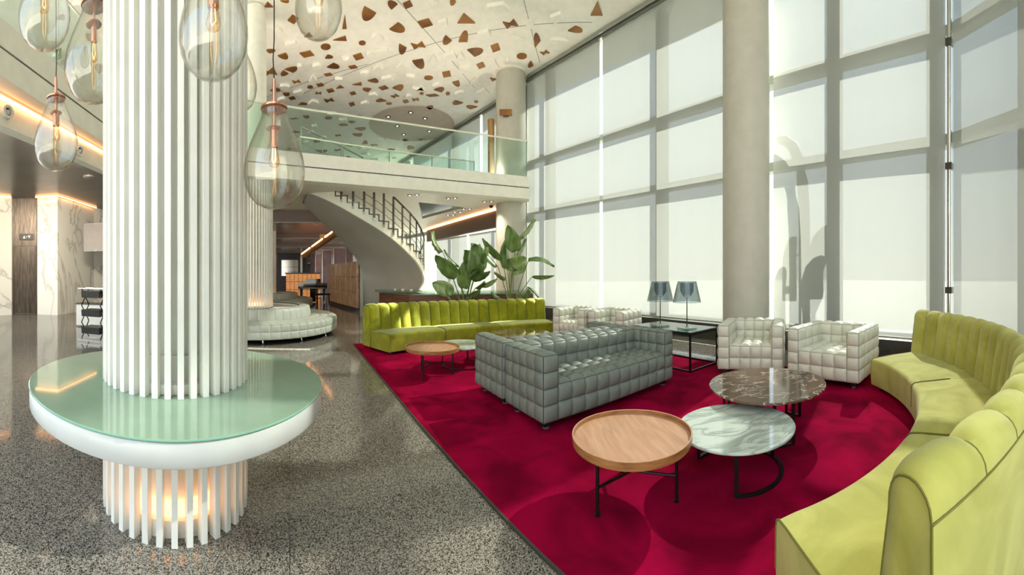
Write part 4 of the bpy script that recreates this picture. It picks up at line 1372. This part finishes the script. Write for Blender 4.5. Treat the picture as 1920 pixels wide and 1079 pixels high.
# white stringer
vs, fs = [], []
for i in range(NS):
    p = SO[i] - b0
    dout = Vector((-.3, -1, 0)).normalized() * .0
    rad_ = (SO[i] - SI[i])
    rad_.z = 0
    w_ = rad_.normalized() * .03
    zt = min(p.z + .37, ZB0)
    vs += [(p.x + w_.x, p.y + w_.y, p.z - .005), (p.x + w_.x, p.y + w_.y, zt), (p.x - w_.x, p.y - w_.y, zt), (p.x - w_.x, p.y - w_.y, p.z - .005)]
    if i:
        a, b = (i - 1) * 4, i * 4
        for k in range(4):
            k2 = (k + 1) % 4
            fs.append((a + k, a + k2, b + k2, b + k))
MB().add(vs, fs).build('stringer', 'stair_white', o, True, angle=.6)
# steps, zigzag cover strip, posts, handrail
idx = list(range(6, NS - 6, 3))
tops = []
wires = [[], [], []]
for n_, i in enumerate(idx):
    j = min(i + 3, NS - 1)
    zt = min(SO[i].z + .42, ZB0)
    r0 = (SO[i] - SI[i])
    r0.z = 0
    outv = r0.normalized() * .035
    p, q = SO[i] - b0 + outv, SO[j] - b0 + outv
    z1 = min(SO[j].z + .42, ZB0)
    if zt < ZB0 - .02:
        zz = MB()
        zz.bar((p.x, p.y, zt), (q.x, q.y, zt), .012, .035)
        zz.bar((q.x, q.y, zt - .017), (q.x, q.y, z1 + .017), .04, .012, (outv.x, outv.y, 0))
        zz.build('edge_strip', 'dark_chrome', o)
        a, b, c, d = SO[i] - b0, SO[j] - b0, SI[j] - b0, SI[i] - b0
        zl = zt - .05
        MB().hexa([(v.x, v.y, zl - .12) for v in (a, b, c, d)], [(v.x, v.y, zl) for v in (a, b, c, d)]).build('step', 'stair_white', o)
        m_ = (p + q) * .5
        ztop = min(zt + .95, ZB0 - .005)
        ps = MB().bar((m_.x, m_.y, zt - .14), (m_.x, m_.y, ztop), .075, .014, (outv.x, outv.y, 0)).build('post', 'dark_chrome', o)
        MB().bar((m_.x, m_.y, zt - .18), (m_.x, m_.y, zt - .10), .07, .03, (outv.x, outv.y, 0)).build('post_clamp', 'chrome', ps)
        if zt + .95 < ZB0:
            tops.append((m_.x, m_.y, zt + .95))
        for k in range(3):
            if zt + .22 + .22 * k < ZB0 - .02:
                wires[k].append((m_.x, m_.y, zt + .22 + .22 * k))
MB().tube(tops, .028, 8).build('handrail', 'dark_chrome', o, True)
for w_ in wires:
    if len(w_) > 1:
        MB().tube(w_, .010, 6).build('rail_wire', 'chrome', o, True)

# ================================================================== ROUND TUFTED SEATS
def round_seat(c, label, r_out, r_back, group):
    o = thing('round_tufted_seat', label, 'seat', (c.x, c.y, 0), 0, group)
    def revolve(name, path, ncells, na, amp, m):
        """path: list of ((r,z),(r,z),cells); quilted surface of revolution"""
        mb = MB()
        g = lambda t: 1 - abs(2 * t - 1) ** 2.4
        ts = [0, .06, .2, .5, .8, .94]
        us = [(i + t) / na for i in range(na) for t in ts] + [1.0]
        for (a, b, nc) in path:
            vs_ = [(i + t) / nc for i in range(nc) for t in ts] + [1.0]
            dr, dz = b[0] - a[0], b[1] - a[1]
            ln = math.hypot(dr, dz)
            nr, nz = dz / ln, -dr / ln
            V = []
            for v in vs_:
                for u in us:
                    k_ = amp * (max(0, g((u * na) % 1) if 0 < u < 1 else 0) * max(0, g((v * nc) % 1) if 0 < v < 1 else 0)) ** .5
                    r, z = a[0] + dr * v + nr * k_, a[1] + dz * v + nz * k_
                    an = 2 * PI * u
                    V.append((r * cos(an), r * sin(an), z))
            L = len(us)
            mb.add(V, [(j * L + i, j * L + i + 1, (j + 1) * L + i + 1, (j + 1) * L + i) for j in range(len(vs_) - 1) for i in range(L - 1)])
        q = mb.build(name, m, o, True, fix=False)
        for p_ in q.data.polygons:
            p_.use_smooth = True
        return q
    hs, hb = .42, .66
    na = int(2 * PI * r_out / .21)
    revolve('seat', [((r_out, .12), (r_out, hs), 2), ((r_out, hs), (r_back + .02, hs), 3)], 0, na, .022, 'leather_round')
    revolve('backrest', [((r_back, hs - .04), (r_back - .03, hb), 1), ((r_back - .03, hb), (r_back - .28, hb), 1)], 0, int(na * .75), .02, 'leather_round')
    MB().lathe([(r_back - .28, hb - .02), (r_back - .30, hb - .06), (.475, hb - .06)], 64).build('ledge', 'core_grey', o, True)
    MB().lathe([(r_out - .04, .12), (r_out - .04, .105), (.475, .105), (.475, .12)], 64).build('base', 'black_block', o, True)
    MB().lathe([(r_out + .004, hs - .004), (r_out + .008, hs), (r_out + .004, hs + .004), (r_out, hs)], 64, closed=True).build('piping', 'piping_pale', o, True)
    for k in range(14):
        a = 2 * PI * k / 14 + .12
        MB().lathe([(.0005, 0), (.03, 0), (.035, .02), (.02, .04), (.02, .11)], 12, ((r_out - .12) * cos(a), (r_out - .12) * sin(a))).build('foot', 'chrome', o, True)
round_seat(C2, 'large round pale tufted seat around the nearer slatted column', 2.08, 1.43, 'round tufted seats')
round_seat(C3, 'round pale tufted seat around the farthest column, in front of the piano', 2.05, 1.42, 'round tufted seats')

# ================================================================== BAR AREA
# lowered mauve ceiling in steps
lowc = None
for k, (r0, r1, z) in enumerate(((13.6, 17.2, 3.35), (17.2, 20.0, 3.12), (20.0, 27.0, 2.92))):
    P = [pol(440, r0), pol(668 - 10 * k, r0), pol(668 - 10 * k, r1), pol(440, r1)]
    q = MB().prism([(p.x, p.y) for p in P], z, ZB0).build('ceiling_bar' if lowc is None else 'ceiling_step', 'mauve_ceiling', lowc)
    if lowc is None:
        lowc = struct(q, 'stepped mauve ceiling over the bar')
    MB().bar(pol(445, r0 - .02, z + .03), pol(664 - 10 * k, r0 - .02, z + .03), .02, .03).build('ceiling_trim', 'aluminium', lowc)
# glowing ceiling beam
A, B = at(566, 476, 17.5), at(624, 434, 13.4)
o = thing('ceiling_beam', 'bronze ceiling beam with a warm light line leading towards the bar', 'beam', (A.x, A.y, 0))
sh_ = Vector((A.x, A.y, 0))
MB().bar(A - sh_ + Vector((.1, 0, -.10)), B - sh_ + Vector((.1, 0, -.10)), .16, .2).build('casing', 'bronze', o)
for s, e in ((0, .34), (.40, .74), (.80, 1.0)):
    MB().bar(A.lerp(B, s) - sh_ - Vector((.02, 0, .02)), A.lerp(B, e) - sh_ - Vector((.02, 0, .02)), .05, .05).build('light_line', 'led_warm', o)
p = at(607, 443, 14.2)
o = thing('hanging_sign', 'small dim yellow sign hanging from the bronze ceiling beam', 'sign', p, rad(30))
MB().box(-.16, -.02, -.07, .16, .02, .07).build('panel', 'copper_pipe', o)
MB().bar((-.1, 0, .07), (-.1, 0, .2), .01).build('hanger', 'track_dark', o)
MB().bar((.1, 0, .07), (.1, 0, .2), .01).build('hanger', 'track_dark', o)

# bar counter with lit onyx tiles
a, b = pol(536, 22.6), pol(600, 22.2)
dv = b - a
dl = dv.length
o = thing('bar_counter', 'bar counter faced with glowing amber stone tiles behind the piano', 'bar counter', a, math.atan2(dv.y, dv.x))
MB().box(0, .03, 0, dl, .7, 1.50).build('body', 'desk_wood', o)
MB().box(-.05, -.06, 1.50, dl + .05, .75, 1.56).build('counter_top', 'plinth_stone', o)
nt, hh = 8, 3
w_ = dl / nt
src = MB().box(.014, 0, .014, w_ - .014, .03, .482).build('stone_tile', 'amber_onyx', o)
for i in range(nt):
    for j in range(hh):
        q = src if i == j == 0 else inst(src, o)
        q.location = (i * w_, 0, .01 + j * .495)
# back bar
p = pol(528, 25.2)
o = thing('back_bar_cabinet', 'dark back bar cabinet with a bright mirror behind the bar counter', 'cabinet', p, rad(31))
MB().box(-.3, 0, 0, 2.0, .5, 2.9).build('carcass', 'black_block', o)
MB().box(.0, -.03, 1.35, 1.15, -.001, 2.45).build('mirror', 'chrome', o)
for z in (1.62, 1.95):
    MB().box(0, -.15, z, 1.15, -.03, z + .025).build('shelf', 'table_glass', o)
MB().box(1.3, -.04, 1.2, 1.45, 0, 2.8).build('pilaster', 'chrome', o)
MB().box(1.6, -.03, .9, 2.0, 0, 2.75).build('dark_panel', 'piano_black', o)
# mauve screens
for k, (x0, x1, R, y0) in enumerate(((592, 603, 24.5, 476), (605, 622, 20.6, 470), (626, 648, 18.9, 466))):
    a, b = pol(x0, R), pol(x1, R)
    dv = b - a
    zt = CH + (CY - y0) / F * R
    o = thing('mauve_screen', ('narrow dark mauve screen beside the bar counter', 'tall mauve screen panel behind the piano', 'wide mauve screen panel behind the onyx screen')[k], 'screen', a, math.atan2(dv.y, dv.x))
    MB().box(0, 0, 0, dv.length, .08, zt).build('panel', 'mauve', o)
    for x in (-.03, dv.length):
        MB().box(x, -.02, 0, x + .03, .1, zt + .04).build('edge_trim', 'chrome', o)
    MB().box(-.03, -.02, zt, dv.length + .03, .1, zt + .04).build('head_trim', 'chrome', o)
# onyx screen, curved
o = None
P = [pol(x, R) for x, R in ((618, 18.0), (628, 17.2), (638, 16.3), (648, 15.5), (658, 14.8), (668, 14.2))]
o = thing('onyx_screen', 'curved screen of backlit brown stone tiles beside the stair', 'screen', P[0])
for i in range(5):
    a, b = P[i] - P[0], P[i + 1] - P[0]
    d = (b - a)
    n_ = Vector((-d.y, d.x, 0)).normalized() * .1
    g = d * .035
    for j in range(3):
        MB().ribbon([a + g, b - g], [a + n_ * .5, b + n_ * .5], .14 + j * .61, .14 + j * .61 + .595).build('stone_tile', 'onyx_tile', o)
MB().ribbon([p - P[0] + Vector((.1, .12, 0)) for p in P], [p - P[0] + Vector((.2, .24, 0)) for p in P], 0, 1.97).build('backing', 'plinth_stone', o)
MB().ribbon([p - P[0] - Vector((.02, .03, 0)) for p in P], [p - P[0] + Vector((.18, .2, 0)) for p in P], 0, .13).build('plinth', 'plinth_stone', o)
e = P[-1] - P[0]
ep = pol(679, 14.4) - P[0]
MB().ribbon([e, ep], [e + Vector((.05, .35, 0)), ep + Vector((.05, .35, 0))], 0, 1.99).build('end_slab', 'onyx_end', o)

# grand piano
p = ground(588, 566)
o = thing('grand_piano', 'black grand piano standing in front of the glowing bar', 'piano', (p.x, p.y, 0), rad(25))
out = [(-.75, -.55), (.75, -.55), (.75, -.25), (.72, .25), (.55, .75), (.25, 1.0), (-.1, .95), (-.3, .6), (-.5, .45), (-.75, .35)]
MB().prism(out, .72, .98).build('case', 'piano_black', o)
MB().prism([(x * 1.02, y * 1.02) for x, y in out], .985, 1.01).build('lid', 'piano_black', o)
MB().box(-.68, -.75, .70, .68, -.55, .74).build('key_bed', 'piano_black', o)
MB().box(-.62, -.72, .74, .62, -.58, .76).build('keyboard', 'ivory', o)
MB().box(-.4, -.3, 1.01, .4, -.27, 1.22).build('music_stand', 'piano_black', o)
for x, y in ((-.6, -.4), (.6, -.4), (.1, .8)):
    lg = MB().lathe([(.05, .06), (.06, .3), (.085, .72)], 12, (x, y)).build('leg', 'piano_black', o, True)
    MB().cyl((x, y), .04, 0, .07, 10).build('castor', 'copper', lg)
MB().box(-.15, -.35, .02, .15, -.28, .70).build('pedal_lyre', 'piano_black', o)
p = ground(606, 571)
o = thing('piano_bench', 'black piano bench beside the grand piano', 'bench', (p.x, p.y, 0), rad(25))
MB().box(-.35, -.18, .44, .35, .18, .54).build('seat', 'piano_black', o)
for x in (-.31, .27):
    for y in (-.15, .11):
        MB().box(x, y, 0, x + .04, y + .04, .44).build('leg', 'piano_black', o)

# ================================================================== OUTSIDE: SCULPTURE
def outside_for(x, y, dist):
    """place outdoors whose shadow falls on the shade at picture point x, y"""
    R = 1 / interp(x, FAC)
    return at(x, y, R) + sd * dist
o = thing('garden_sculpture', 'tall curved sculpture with paddle shapes outside, casting its shadow on the wide shade', 'sculpture', (0, 0, 0))
DS = 1.15
arch = [outside_for(x, y, DS) for x, y in ((1438, 300), (1452, 302), (1468, 315), (1480, 345), (1487, 390), (1490, 440), (1491, 500), (1491, 560), (1491, 600))]
while arch[-1].z > .1:
    arch.append(arch[-1] - Vector((0, 0, .4)))
arch[-1].z = -.32
MB().tube(arch, [.09, .11, .12] + [.125] * (len(arch) - 3), 12).build('arch', 'sculpture_green', o, True)
def paddle(pts, ws, m, name):
    Q = [outside_for(x, y, DS) for x, y in pts]
    s = Vector((sd.y, -sd.x, 0)).normalized()
    n_ = Vector((s.y, -s.x, 0)) * .05
    vs, fs = [], []
    for q, w in zip(Q, ws):
        w = w / 2 / F * 6.8
        vs += [q - s * w - n_, q + s * w - n_, q + s * w + n_, q - s * w + n_]
    for i in range(len(Q) - 1):
        for k in range(4):
            k2 = (k + 1) % 4
            fs.append((i * 4 + k, i * 4 + k2, i * 4 + 4 + k2, i * 4 + 4 + k))
    fs += [(0, 1, 2, 3), tuple(len(vs) - 4 + k for k in range(4))]
    MB().add(vs, fs).build(name, m, o)
paddle([(1543, 484), (1538, 492), (1530, 510), (1524, 535), (1519, 560), (1516, 580), (1517, 600), (1517, 640)], [10, 28, 42, 46, 40, 28, 26, 28], 'sculpture_green', 'paddle')
paddle([(1470, 505), (1467, 512), (1463, 530), (1460, 550), (1460, 575), (1460, 640)], [8, 18, 24, 28, 30, 30], 'sculpture_green', 'paddle')
paddle([(1500, 538), (1480, 543), (1462, 548)], [12, 14, 16], 'sculpture_red', 'red_arm')
